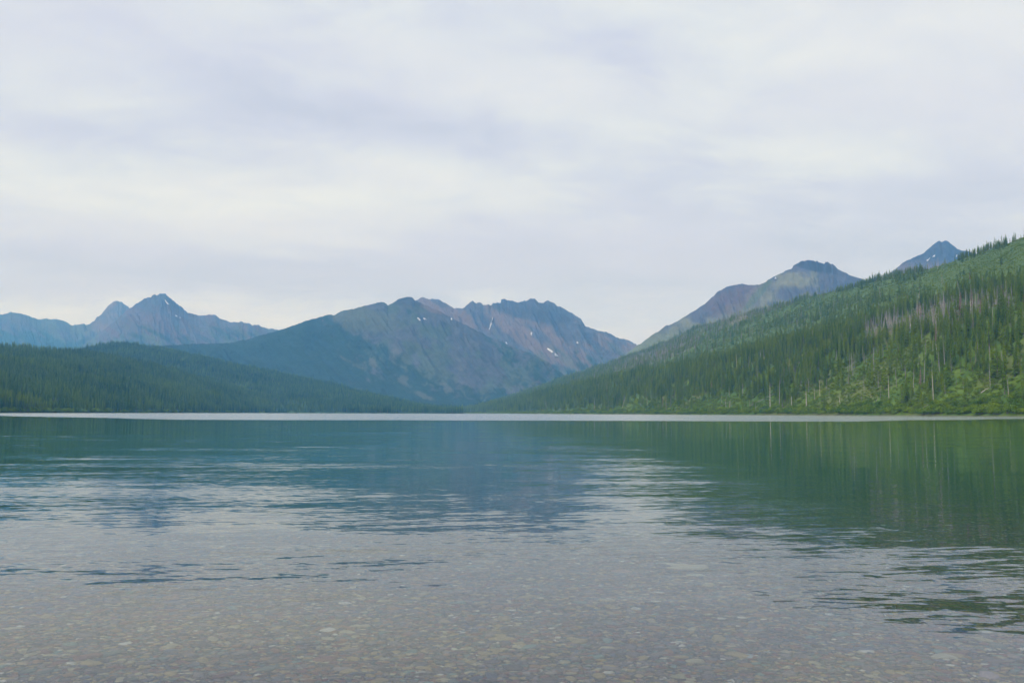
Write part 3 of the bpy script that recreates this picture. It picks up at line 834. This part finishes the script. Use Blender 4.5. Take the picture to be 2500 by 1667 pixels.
ZX = [1420, 1560, 1700, 1830, 1950, 2070, 2190, 2340, 2420]
ZN = ['near the far tip', 'below the skyline notch', 'below the round mountain flank', 'below the round mountain shoulder',
      'left below the round summit', 'right below the round summit', 'below the gap between peaks', 'below the pointed peak', 'right of the pointed peak', 'at the right edge']
def where(pxv): return ZN[int(np.digitize(pxv, ZX))]
def height_zone(pyv):
    return ['high up', 'half way up', 'low', 'at the foot'][int(np.digitize(pyv, [815, 900, 962]))]
ORD = 'leftmost second third fourth fifth sixth seventh eighth ninth tenth eleventh twelfth thirteenth fourteenth fifteenth sixteenth seventeenth eighteenth nineteenth twentieth twenty-first twenty-second twenty-third twenty-fourth twenty-fifth twenty-sixth'.split()
WAIT = []                     # (x in the picture, object, look, place)
def settle(cat, group):
    by = {}
    for x_, o, look, pl in WAIT: by.setdefault((look, pl), []).append((x_, o))
    for (look, pl), L in by.items():
        L.sort(key=lambda q: q[0])
        for k, (x_, o) in enumerate(L):
            if len(L) == 1: lab = '%s, %s' % (look, pl)
            elif k == len(L) - 1: lab = 'rightmost %s, %s' % (look, pl)
            elif k == 0: lab = 'leftmost %s, %s' % (look, pl)
            else: lab = '%s %s from left, %s' % (ORD[min(k, 25)], look, pl)
            tag(o, lab, cat, group)
    WAIT.clear()
CK = ['broad dark', 'narrow green', 'bare-stemmed', 'full-skirted', 'tuft-topped', 'slim ragged']
labels_used = {}
def conifer(i):
    loc, s_, rz = place(cP[i], ch[i], ch[i] * cw[i], crot[i])
    root = bpy.data.objects.new('conifer_tree', None); sc.collection.objects.link(root)
    root.location = loc; root.scale = s_; root.rotation_euler = (0, 0, rz); root.empty_display_size = 0.2
    tm, cm, _ = CON[int(ck[i])]
    new_obj('trunk', tm, root); new_obj('crown', cm, root)
    WAIT.append((cpx[i], root, '%s%s conifer' % ('tall ' if ch[i] > 22 else ('small ' if ch[i] < 15 else ''), CK[int(ck[i])]), '%s %s' % (height_zone(cpy[i]), where(cpx[i]))))
for i in sorted(pick_c, key=lambda i: cpx[i]): conifer(i)
settle('conifer', 'conifers on the right-hand slope')
SKN = ['grey branchy snag', 'grey twiggy snag', 'broken-topped grey trunk', 'short pale stump', 'pale bare trunk', 'dark twiggy snag', 'rust-needled conifer']
def dead(P, h, k, rz, label):
    o = new_obj('dead_tree', SNAG[int(k)])
    loc, s_, rz = place(P, h, h * 1.5, rz)
    o.location = loc; o.scale = s_; o.rotation_euler = (random.uniform(-.05, .05), random.uniform(-.05, .05), rz)
    WAIT.append((label[0], o, label[1], label[2]))
for i in sorted(pick_s, key=lambda i: spx[i]):
    dead(sP[i], sh[i], sk[i], srot[i], (spx[i], ('tall ' if sh[i] > 18 else '') + SKN[int(sk[i])], '%s %s' % (height_zone(spy[i]), where(spx[i]))))
settle('dead tree', 'dead trees on the right-hand slope')
for (x, y, hp, k, lab) in STAND:
    g = ground_at(hillE, x, y); h = hp * g[1] / F / (0.55 if k == 3 else (0.8 if k == 2 else 1))
    o = new_obj('dead_tree', SNAG[k]); o.location = g - np.array([0, 0, .1]); o.scale = (h * 1.5 if k != 3 else h * 1.9, h * 1.5 if k != 3 else h * 1.9, h)
    o.rotation_euler = (0, 0.35 if 'leaning' in lab else random.uniform(-.03, .03), random.uniform(0, 6))
    if 'leaning' in lab: o.rotation_euler = (0, 0.3, 0)
    tag(o, lab, 'dead tree', 'dead trees on the right-hand slope')
hpx = pxa[nC + nS:]; hrow = hP[:, 1] - hillE.R(hP[:, 0] / hP[:, 1])[0]
for i in sorted(pick_h, key=lambda i: hpx[i]):
    o = new_obj('shrub', SHS[int(i) % 5]); loc, s_, rz = place(hP[i], hh[i], hw[i], i * 1.7)
    o.location = loc; o.scale = s_; o.rotation_euler = (0, 0, rz)
    WAIT.append((hpx[i], o, '%s green shrub' % ('tall' if hh[i] > 5.2 else ('low' if hh[i] < 3.6 else 'rounded')) , '%s %s' % ('by the water' if hrow[i] < 12 else 'behind the shore', where(hpx[i]))))
settle('shrub', 'shrubs along the right-hand shore')

def rest(n, pick):
    m = np.ones(n, bool); m[pick] = False; return m
m = rest(nC, pick_c)
Z0 = lambda n: np.zeros(n)
def rots(rz, tilt=0.045): return np.stack([rng.normal(0, tilt, len(rz)), rng.normal(0, tilt, len(rz)), rz], -1)
scatter('conifer_wood', cP[m] - [0, 0, .15], np.stack([ch[m] * cw[m], ch[m] * cw[m], ch[m]], -1), rots(crot[m]), ck[m], [c[2] for c in CON], 'dense green conifer wood covering the right-hand slope')
m = rest(nS, pick_s)
scatter('dead_wood', sP[m] - [0, 0, .15], np.stack([sh[m] * 1.6, sh[m] * 1.6, sh[m]], -1), rots(srot[m], .05), sk[m], SNAG, 'grey burned snags standing among the conifers')
scatter('undergrowth', uP - [0, 0, .1], np.stack([uw, uw, uh], -1), rots(rng.uniform(0, 6.28, un)), rng.integers(0, 4, un), SHR, 'bright green undergrowth on the open slope')
m = rest(len(hP), pick_h)
scatter('shore_shrubs', hP[m] - [0, 0, .1], np.stack([hw[m], hw[m], hh[m]], -1), rots(rng.uniform(0, 6.28, m.sum())), rng.integers(0, 5, m.sum()), SHS, 'green shrub fringe along the far water edge')

# fallen timber and pale driftwood by the far shore
def fallen(pa, pb, rad, label, mat=deadwood):
    A = ground_at(hillE, *pa); B_ = ground_at(hillE, *pb)
    A = A + [0, 0, 1.0]; B_ = B_ + [0, 0, 1.2]
    V, Fc = [], []
    tube(V, Fc, [0, 0, 0], (B_ - A) * .5 + [0, 0, .25], rad, rad * .8, 7); tube(V, Fc, (B_ - A) * .5 + [0, 0, .25], B_ - A, rad * .8, rad * .4, 7)
    for q in (.35, .5, .62, .75, .88):
        c = (B_ - A) * q + [0, 0, .2]; tube(V, Fc, c, c + np.array([random.uniform(-1, 1), random.uniform(-1, 1), random.uniform(.3, 1.2)]) * rad * 6, rad * .25, rad * .1, 4)
    o = new_obj('fallen_log', mesh_from('fallen_log', V, Fc, [mat], True)); o.location = A
    tag(o, label, 'log')
fallen((1748, 1000), (1780, 984), .45, 'brown fallen trunk slanting up through the brush at the hill foot')
fallen((1830, 993), (1908, 955), .40, 'long brown fallen trunk slanting up beside two pale trunks')
fallen((2245, 1002), (2285, 984), .35, 'grey fallen log below the tall pale bare trunk')
fallen((2395, 962), (2412, 952), .4, 'pale fallen log on the open slope near right edge', palewood)
fallen((2195, 985), (2235, 975), .3, 'thin brown log lying across shrubs below slim pale trunk')

# ---- left hills
def left_wood(name, hill, n, px0, px1, lab, hmean, dsc):
    P, u, r, R = sample(hill, n, px0, px1, 1)
    px, py = proj(P)
    d_ = (0.5 + 0.6 * sstep(fbm(P[:, 0] / 60, P[:, 1] / 60, 3, 431), .3, .6)) * dsc
    keep = rng.uniform(0, 1, len(r)) < d_
    P = P[keep]; k = len(P)
    h = np.clip(rng.normal(hmean, 3.8, k) * (0.8 + .4 * vn(P[:, 0] / 80, P[:, 1] / 80, 433)), 7, 34); w_ = h * rng.uniform(.9, 1.5, k)
    return P, h, w_, rng.integers(0, 6, k)
fP, fh, fw_, fk = left_wood('l', hillF, 150000, -130, 800, '', 19, .62)
scatter('left_conifer_wood', fP - [0, 0, .2], np.stack([fw_, fw_, fh], -1), rots(rng.uniform(0, 6.28, len(fP))), fk, [c[2] for c in CONF], 'dark blue-green conifer wood covering the near left hill')
gP, gh, gw_, gk = left_wood('l', hillG, 90000, 60, 1130, '', 19, .62)
scatter('far_conifer_wood', gP - [0, 0, .2], np.stack([gw_ * 1.2, gw_ * 1.2, gh], -1), rots(rng.uniform(0, 6.28, len(gP))), gk, [c[2] for c in CONF], 'hazy blue conifer wood on the hill before the wooded mountain')
# tall olive-green clump at the water on the far left
k = 210
p_ = rng.uniform(-90, 140, k); u_ = U_of(p_); r_ = hillF.R(u_)[0] + rng.uniform(3, 90, k)
tP = np.stack([u_ * r_, r_, hillF.z(u_, r_)], -1); th = rng.uniform(19, 29, k) * np.clip((165 - p_) / 90, .6, 1)
scatter('tall_shore_conifers', tP - [0, 0, .2], np.stack([th * 1.5, th * 1.5, th], -1), rots(rng.uniform(0, 6.28, k)), rng.integers(0, 6, k), [c[2] for c in CON], 'tall olive-green conifer clump by the water at far left')
# broadleaf shrubs on the left shore
p_ = rng.uniform(-60, 780, 420) * np.where(rng.uniform(0, 1, 420) < .5, 1.0, .35); u_ = U_of(p_); r_ = hillF.R(u_)[0] + rng.uniform(2, 22, 420)
lP = np.stack([u_ * r_, r_, hillF.z(u_, r_)], -1); lh = rng.uniform(3, 8, 420)
scatter('left_shore_shrubs', lP - [0, 0, .1], np.stack([lh * 1.2, lh * 1.2, lh], -1), rots(rng.uniform(0, 6.28, 420)), rng.integers(0, 5, 420), SHS, 'low green shrubs along the left shore')

# ------------------------------------------------------------------ lakebed
DY = np.array([-40, -3, 0.5, 2, 4, 6, 8, 10, 13, 17, 22, 28, 36, 50, 80, 200, 12800.0])
DZ = np.array([2.5, 0.35, 0.10, 0.0, -0.16, -0.30, -0.44, -0.60, -0.86, -1.25, -1.8, -2.5, -3.4, -4.8, -6.5, -8.0, -8.2])
def bed_z(x, y):
    n_ = (fbm(np.asarray(x) / 1.7, np.asarray(y) / 1.7, 3, 501) - 0.5) * 0.09 * sstep(y, 1, 4) * sstep(y, 60, 30)
    tilt = 0.012 * np.clip(x, -20, 20) * sstep(y, 2, 8) * sstep(y, 60, 30) * -0.4
    return np.interp(y, DY, DZ) + n_ + tilt
ys = np.concatenate([np.linspace(-40, 0, 12)[:-1], np.linspace(0, 24, 220), np.linspace(24, 80, 60)[1:], np.geomspace(80, 12700, 30)[1:]])
xs_n = np.concatenate([-np.geomspace(1, 300, 40)[::-1], np.linspace(-1, 1, 121)[1:-1], np.geomspace(1, 300, 40)])
X = np.sign(xs_n) * np.where(np.abs(xs_n) <= 1, np.abs(xs_n) * 20, 20 + (np.abs(xs_n) - 1) * 29)
Xg, Yg = np.meshgrid(X, ys)
Pb = np.stack([Xg, Yg, bed_z(Xg, Yg)], -1)
STONES = [(0.00, (0.070, 0.055, 0.075)), (0.14, (0.15, 0.12, 0.135)), (0.28, (0.19, 0.08, 0.085)), (0.40, (0.12, 0.145, 0.135)), (0.48, (0.22, 0.185, 0.185)),
          (0.58, (0.32, 0.245, 0.125)), (0.70, (0.095, 0.105, 0.15)), (0.77, (0.25, 0.14, 0.09)), (0.88, (0.38, 0.335, 0.22)), (0.94, (0.15, 0.22, 0.195)), (0.98, (0.58, 0.55, 0.48))]
def stone_ramp(t, fac):
    rp = N(t, 'ShaderNodeValToRGB'); c = rp.color_ramp; c.interpolation = 'CONSTANT'
    c.elements[0].position = 0; c.elements[0].color = (*STONES[0][1], 1)
    c.elements.remove(c.elements[1])
    for p_, k_ in STONES[1:]:
        e = c.elements.new(p_); e.color = (*k_, 1)
    t.links.new(fac, rp.inputs[0]); return rp.outputs[0]
bedm, t_, o_ = new_mat('pebble_bed')
geo = N(t_, 'ShaderNodeNewGeometry')
pos = geo.outputs['Position']
wob = vmth(t_, 'ADD', pos, vscale(t_, noise(t_, pos, 9, 2, .5, 0, True), 0.04))
def vor(scale, feat):
    v_ = N(t_, 'ShaderNodeTexVoronoi', feature=feat); v_.inputs['Scale'].default_value = scale
    t_.links.new(vmth(t_, 'MULTIPLY', wob, (1, 1, 0.0)), v_.inputs['Vector']); return v_
v1 = vor(14, 'F1'); v2 = vor(14, 'DISTANCE_TO_EDGE')
c1 = stone_ramp(t_, sep(t_, v1.outputs['Color'])[0])
big = noise(t_, pos, 0.5, 3)
c1 = mixc(t_, 0.30, c1, (0.16, 0.12, 0.145))
c1 = vscale(t_, c1, mth(t_, 'ADD', 0.6, mth(t_, 'MULTIPLY', big, 0.8)))
edge = smooth(t_, v2.outputs['Distance'], 0.0, 0.12)
c1 = mixc(t_, edge, (0.045, 0.042, 0.045), c1)
bs = N(t_, 'ShaderNodeBsdfPrincipled', ins={'Base Color': c1, 'Roughness': 0.8})
bn = N(t_, 'ShaderNodeBump', ins={'Strength': 0.6, 'Distance': 0.02, 'Height': edge}); t_.links.new(bn.outputs[0], bs.inputs['Normal'])
t_.links.new(bs.outputs[0], o_.inputs[0])
bed = new_obj('lakebed', grid_mesh('lakebed', Pb, None, bedm), kind='structure')

stm, t_, o_ = new_mat('lake_stone')
oi = N(t_, 'ShaderNodeObjectInfo'); tcs = N(t_, 'ShaderNodeTexCoord')
c1 = mixc(t_, .12, stone_ramp(t_, oi.outputs['Random']), (0.14, 0.09, 0.10))
sn = noise(t_, tcs.outputs['Object'], 2.2, 4, .6)
c1 = vscale(t_, c1, mth(t_, 'ADD', .65, mth(t_, 'MULTIPLY', sn, .7)))
bs = N(t_, 'ShaderNodeBsdfPrincipled', ins={'Base Color': c1, 'Roughness': 0.75}); t_.links.new(bs.outputs[0], o_.inputs[0])
def stone_geo(seed, flat=.45, sub=2, rough=.28):
    r_ = np.random.default_rng(seed)
    import bmesh
    bm = bmesh.new(); bmesh.ops.create_icosphere(bm, subdivisions=sub, radius=1.0)
    off = r_.uniform(0, 50, 3); ax = r_.uniform(.75, 1.25, 2)
    for v in bm.verts:
        p = np.array(v.co)
        n_ = vn(p[0] * 1.3 + off[0], p[1] * 1.3 + p[2] * 1.1 + off[1], seed) - .5
        q = np.sign(p) * np.abs(p) ** r_.choice([.85])
        q = q * (1 + rough * 2 * n_)
        v.co = (q[0] * ax[0], q[1] * ax[1], q[2] * flat)
    V = [tuple(v.co) for v in bm.verts]; Fc = [tuple(x.index for x in f.verts) for f in bm.faces]
    bm.free(); return V, Fc
PEB = [mesh_from('pebble', *stone_geo(600 + i, fl, 1 if i < 6 else 2), [stm], True) for i, fl in enumerate([.4, .5, .35, .6, .45, .55])]
PEB2 = [mesh_from('pebble', *stone_geo(620 + i, fl, 2), [stm], True) for i, fl in enumerate([.4, .5, .35, .55])]
n = 210000
y = 3.4 + (19 - 3.4) * rng.uniform(0, 1, n) ** 1.15
x = rng.uniform(-0.66, 0.66, n) * (y + 0.6)
s = np.exp(rng.normal(math.log(0.0155), 0.52, n)); s = np.clip(s, 0.008, 0.075)
kp = rng.uniform(0, 1, n) < np.clip(y / 14, .25, 1)
x, y, s = x[kp], y[kp], s[kp]
Pp = np.stack([x, y, bed_z(x, y) + s * 0.12], -1)
def refr_seen(P):
    """photo pixel at which a point of the bed is seen through the flat water"""
    d_ = -P[:, 2]; D = np.hypot(P[:, 0], P[:, 1]); lo = np.zeros(len(P)); hi = D.copy()
    for _ in range(40):
        m_ = (lo + hi) / 2
        s1 = m_ / np.hypot(m_, EYE); s2 = (D - m_) / np.hypot(D - m_, d_)
        big_ = s1 > 1.333 * s2; hi = np.where(big_, m_, hi); lo = np.where(big_, lo, m_)
    k = lo / D
    return proj(np.stack([P[:, 0] * k, P[:, 1] * k, 0 * k], -1))
qx, qy = refr_seen(Pp)
inn = (qx > 15) & (qx < 2485) & (qy < 1655) & (qy > 1340)
size = s / y * inn
pk = np.argsort(-size)[:300]
for i in pk:
    o = new_obj('pebble', PEB2[int(i) % 4], bed)
    o.location = Pp[i]; o.scale = (s[i] * 1.15, s[i], s[i]); o.rotation_euler = (rng.normal(0, .15), rng.normal(0, .15), rng.uniform(0, 6.28))
m = rest(len(s), pk)
pb = scatter('pebble_cover', Pp[m], np.stack([s[m] * 1.2, s[m], s[m]], -1), rots(rng.uniform(0, 6.28, m.sum()), .2), rng.integers(0, 6, m.sum()), PEB, 'mixed grey, tan and maroon pebbles under the shallow water')
pb.parent = bed

def bed_at(px_, py_):
    d_ = ray(px_, py_); d_ = d_ / np.linalg.norm(d_); k = EYE / -d_[2]; hit = np.array([0, 0, EYE]) + d_ * k
    h_ = np.hypot(d_[0], d_[1]); sr = h_ / 1.333; cr2 = math.sqrt(1 - sr * sr)
    rd = np.array([d_[0] / h_ * sr, d_[1] / h_ * sr, -cr2])
    for q in np.linspace(0, 4, 800):
        p_ = hit + rd * q
        if p_[2] <= bed_z(p_[0], p_[1]): return p_
    return p_
def big_stone(px_, py_, wpx, hpx_, colr, label, seed, flat=.35, rot=0):
    g = bed_at(px_, py_); W = wpx / F * g[1] / 2
    mm, t2, o2 = new_mat('boulder_rock')
    tcs = N(t2, 'ShaderNodeTexCoord'); sn = noise(t2, tcs.outputs['Object'], 2.5, 5, .6)
    bs = N(t2, 'ShaderNodeBsdfPrincipled', ins={'Base Color': mixc(t2, sn, tuple(c * .65 for c in colr), tuple(c * 1.2 for c in colr)), 'Roughness': .8}); t2.links.new(bs.outputs[0], o2.inputs[0])
    o = new_obj('lake_stone', mesh_from('lake_stone', *stone_geo(seed, flat, 3, .38), [mm], True))
    o.location = g + np.array([0, W * .3, W * .05]); o.scale = (W, W * hpx_, W); o.rotation_euler = (0, 0, rot)
    tag(o, label, 'stone', 'large stones under the shallow water')
big_stone(1676, 1384, 78, .95, (0.52, 0.45, 0.31), 'long flat cream stone lying farthest out under the water', 701)
big_stone(1698, 1404, 34, .9, (0.42, 0.42, 0.31), 'small greenish cream stone just in front of the long flat one', 702)
big_stone(1824, 1603, 46, .8, (0.30, 0.35, 0.39), 'smooth blue-grey stone underwater near the bottom of the picture', 703, .4)
big_stone(2313, 1604, 62, .8, (0.38, 0.35, 0.28), 'large pale tan stone underwater near the lower right corner', 704, .4)
big_stone(2422, 1652, 66, .8, (0.34, 0.27, 0.29), 'large pinkish grey stone at the very lower right corner', 705, .4)
big_stone(1518, 1396, 50, .9, (0.36, 0.24, 0.22), 'flat reddish stone left of the long cream stone', 706, .25)
big_stone(1108, 1585, 20, .9, (0.55, 0.55, 0.42), 'small squarish pale stone among dark pebbles near bottom centre', 707, .6)
big_stone(1298, 1458, 42, .9, (0.24, 0.27, 0.27), 'grey slab stone beneath the middle ripples', 708, .3)
big_stone(1660, 1653, 42, .8, (0.30, 0.27, 0.17), 'yellowish stone at the bottom edge right of centre', 709, .4)
big_stone(197, 1622, 20, .9, (0.28, 0.29, 0.24), 'pale greenish stone near the lower left corner', 710, .5)

# ------------------------------------------------------------------ lake water
wm, t_, o_ = new_mat('lake_water')
geo = N(t_, 'ShaderNodeNewGeometry'); pos = geo.outputs['Position']
wx, wy, wz = sep(t_, pos)
# where a breeze ruffles the lake: everything beyond the calm bay
ax = mth(t_, 'MAXIMUM', mth(t_, 'SUBTRACT', mth(t_, 'ABSOLUTE', wx), 75.0), 0.0)
edge_ = mth(t_, 'ADD', 200.0, mth(t_, 'MULTIPLY', ax, 1.25))
edge_ = mth(t_, 'ADD', edge_, mth(t_, 'MULTIPLY', mth(t_, 'SUBTRACT', noise(t_, comb(t_, wx, mth(t_, 'MULTIPLY', wy, .3), 0.0), 0.02, 2), .5), 40.0))
windy = smooth(t_, mth(t_, 'SUBTRACT', wy, edge_), -10.0, 10.0)
# amplitude of the ripples: drifting patches
pt = noise(t_, comb(t_, mth(t_, 'MULTIPLY', wx, .09), mth(t_, 'MULTIPLY', wy, .16), 4.0), 1.0, 3, .55, .3)
pt2 = noise(t_, comb(t_, mth(t_, 'MULTIPLY', wx, .5), mth(t_, 'MULTIPLY', wy, .8), 8.0), 1.0, 3, .55, .4)
amp = mth(t_, 'ADD', mth(t_, 'MULTIPLY', smooth(t_, pt, .40, .66), 0.6), mth(t_, 'MULTIPLY', smooth(t_, pt2, .45, .72), 0.55))
def wpatch(px_, py_, wpx, dpx):
    d_ = ray(px_, py_); k = EYE / -d_[2]; c = d_ * k
    d2 = ray(px_, py_ - dpx); c2 = d2 * EYE / -d2[2]
    a = mth(t_, 'DIVIDE', mth(t_, 'SUBTRACT', wx, float(c[0])), float(wpx / F * c[1]))
    b = mth(t_, 'DIVIDE', mth(t_, 'SUBTRACT', wy, float(c[1])), float(max(.3, c2[1] - c[1])))
    return mth(t_, 'EXPONENT', mth(t_, 'MULTIPLY', mth(t_, 'ADD', mth(t_, 'MULTIPLY', a, a), mth(t_, 'MULTIPLY', b, b)), -1.0))
for (a, b, c, d_, wgt) in [(2200, 1450, 420, 70, .9), (2350, 1480, 250, 45, .6), (370, 1432, 190, 16, .7), (1250, 1470, 330, 26, .35), (1050, 1270, 380, 70, .6), (500, 1190, 520, 80, .7), (700, 1110, 500, 50, .5), (1550, 1150, 220, 60, .7), (2200, 1350, 500, 14, .6),
                         (2150, 1120, 420, 70, -.9), (1100, 1060, 300, 30, -.6), (2300, 1230, 320, 70, -.4), (300, 1310, 380, 50, -.5), (1250, 1390, 300, 25, -.5), (1000, 1600, 900, 90, -.9), (2200, 1610, 500, 60, -.5)]:
    amp = mth(t_, 'ADD', amp, mth(t_, 'MULTIPLY', wpatch(a, b, c, d_), wgt))
amp = mth(t_, 'MAXIMUM', mth(t_, 'ADD', amp, 0.10), 0.27)
amp = mth(t_, 'MINIMUM', amp, 1.5)
sk_ = mth(t_, 'ADD', wy, mth(t_, 'MULTIPLY', wx, 0.16))
sk2 = mth(t_, 'ADD', wy, mth(t_, 'MULTIPLY', wx, -0.22))
r1 = noise(t_, comb(t_, mth(t_, 'MULTIPLY', wx, 3.3), mth(t_, 'MULTIPLY', sk_, 12.5), 0.0), 1.0, 2, .5, .4)
r2 = noise(t_, comb(t_, mth(t_, 'MULTIPLY', wx, 1.0), mth(t_, 'MULTIPLY', sk2, 5.4), 7.0), 1.0, 2, .5, .3)
r3 = noise(t_, comb(t_, mth(t_, 'MULTIPLY', wx, .05), mth(t_, 'MULTIPLY', sk_, .42), 17.0), 1.0, 3, .6, .3)
r5 = noise(t_, comb(t_, mth(t_, 'MULTIPLY', wx, .16), mth(t_, 'MULTIPLY', sk2, 1.5), 33.0), 1.0, 2, .5, .3)
r4 = noise(t_, comb(t_, mth(t_, 'MULTIPLY', wx, 3.5), mth(t_, 'MULTIPLY', wy, 4.0), 27.0), 1.0, 2, .5, .3)
c_ = lambda v, k: mth(t_, 'MULTIPLY', mth(t_, 'SUBTRACT', v, .5), k)
sy = mth(t_, 'ADD', mth(t_, 'ADD', c_(r1, .15), c_(r2, .15)), mth(t_, 'ADD', c_(r3, .14), c_(r5, .10)))
sx = mth(t_, 'ADD', c_(r4, .10), c_(r2, .03))
sy = mth(t_, 'MULTIPLY', sy, amp); sx = mth(t_, 'MULTIPLY', sx, amp)
calm = mth(t_, 'SUBTRACT', 1.0, windy)
sy = mth(t_, 'MULTIPLY', sy, calm); sx = mth(t_, 'MULTIPLY', sx, calm)
nrm = vmth(t_, 'NORMALIZE', comb(t_, mth(t_, 'MULTIPLY', sx, -1.0), mth(t_, 'MULTIPLY', sy, -1.0), 1.0))
nrm = vscale(t_, nrm, mth(t_, 'SUBTRACT', 1.0, mth(t_, 'MULTIPLY', geo.outputs['Backfacing'], 2.0)))
rough = mth(t_, 'ADD', 0.02, mth(t_, 'MULTIPLY', windy, 0.15))
fr = N(t_, 'ShaderNodeFresnel', ins={'IOR': 1.333, 'Normal': nrm})
# depth of the lake at this place
rp = N(t_, 'ShaderNodeFloatCurve')
cm_ = rp.mapping; cm_.use_clip = False
cvv = cm_.curves[0]
for i, (yy, zz) in enumerate([(0, 0), (4, .16), (8, .44), (13, .86), (22, 1.8), (36, 3.4), (60, 5.5), (100, 7)]):
    if i < 2: cvv.points[i].location = (yy / 100, zz / 8)
    else: cvv.points.new(yy / 100, zz / 8)
for p_ in cvv.points: p_.handle_type = 'VECTOR'
cm_.update()
t_.links.new(mth(t_, 'MULTIPLY', mth(t_, 'MINIMUM', mth(t_, 'MAXIMUM', wy, 0.0), 100.0), .01), rp.inputs['Value'])
dep = mth(t_, 'MULTIPLY', rp.outputs[0], 8.0)
tint = comb(t_, *[mth(t_, 'EXPONENT', mth(t_, 'MULTIPLY', dep, -k)) for k in (.34, .22, .15)])
body = N(t_, 'ShaderNodeBsdfDiffuse', ins={'Color': (0.008, 0.125, 0.088, 1)})
refr = N(t_, 'ShaderNodeBsdfRefraction', ins={'IOR': 1.333, 'Roughness': 0.0, 'Normal': nrm}); t_.links.new(tint, refr.inputs['Color'])
under = N(t_, 'ShaderNodeMixShader', ins={0: mth(t_, 'SUBTRACT', 1.0, mth(t_, 'EXPONENT', mth(t_, 'MULTIPLY', dep, -.30))), 1: refr.outputs[0], 2: body.outputs[0]})
gl = N(t_, 'ShaderNodeBsdfGlossy', ins={'Color': (1, 1, 1, 1), 'Roughness': rough, 'Normal': nrm})
wmix = N(t_, 'ShaderNodeMixShader', ins={0: mth(t_, 'MULTIPLY', fr.outputs[0], mth(t_, 'SUBTRACT', 1.0, mth(t_, 'MULTIPLY', windy, .04))), 1: under.outputs[0], 2: gl.outputs[0]})
t_.links.new(wmix.outputs[0], o_.inputs[0])
wys = np.concatenate([[1.2], np.geomspace(3, 12600, 40)])
wxs = np.concatenate([-np.geomspace(5, 8700, 25)[::-1], [0], np.geomspace(5, 8700, 25)])
Xg, Yg = np.meshgrid(wxs, wys)
water = new_obj('lake_water', grid_mesh('lake_water', np.stack([Xg, Yg, 0 * Xg], -1), None, wm), kind='structure')

# ------------------------------------------------------------------ air
hm, t_, o_ = new_mat('thin_air')
vol = N(t_, 'ShaderNodeVolumePrincipled')
vol.inputs['Color'].default_value = (0.15, 0.47, 1.0, 1)
vol.inputs['Absorption Color'].default_value = (1, 1, 1, 1)
vol.inputs['Density'].default_value = 0.91e-4
vol.inputs['Anisotropy'].default_value = 0.0
t_.links.new(vol.outputs[0], o_.inputs['Volume'])
x0, x1, y0, y1, z0, z1 = -9200, 9200, -400, 12900, -9.6, 1420
V = [(x0, y0, z0), (x1, y0, z0), (x1, y1, z0), (x0, y1, z0), (x0, y0, z1), (x1, y0, z1), (x1, y1, z1), (x0, y1, z1)]
Fc = [(3, 2, 1, 0), (4, 5, 6, 7), (0, 1, 5, 4), (1, 2, 6, 5), (2, 3, 7, 6), (3, 0, 4, 7)]
hz = new_obj('haze', mesh_from('haze', V, Fc, [hm]), kind='stuff')
print('COUNTS conifers', nC, 'snags', nS, 'under', un, 'left', len(fP), len(gP), 'pebbles', len(s), 'zmax', max(MT[k][0][..., 2].max() for k in MT), 'Emax', max(z.max() for z in hillE.zs))
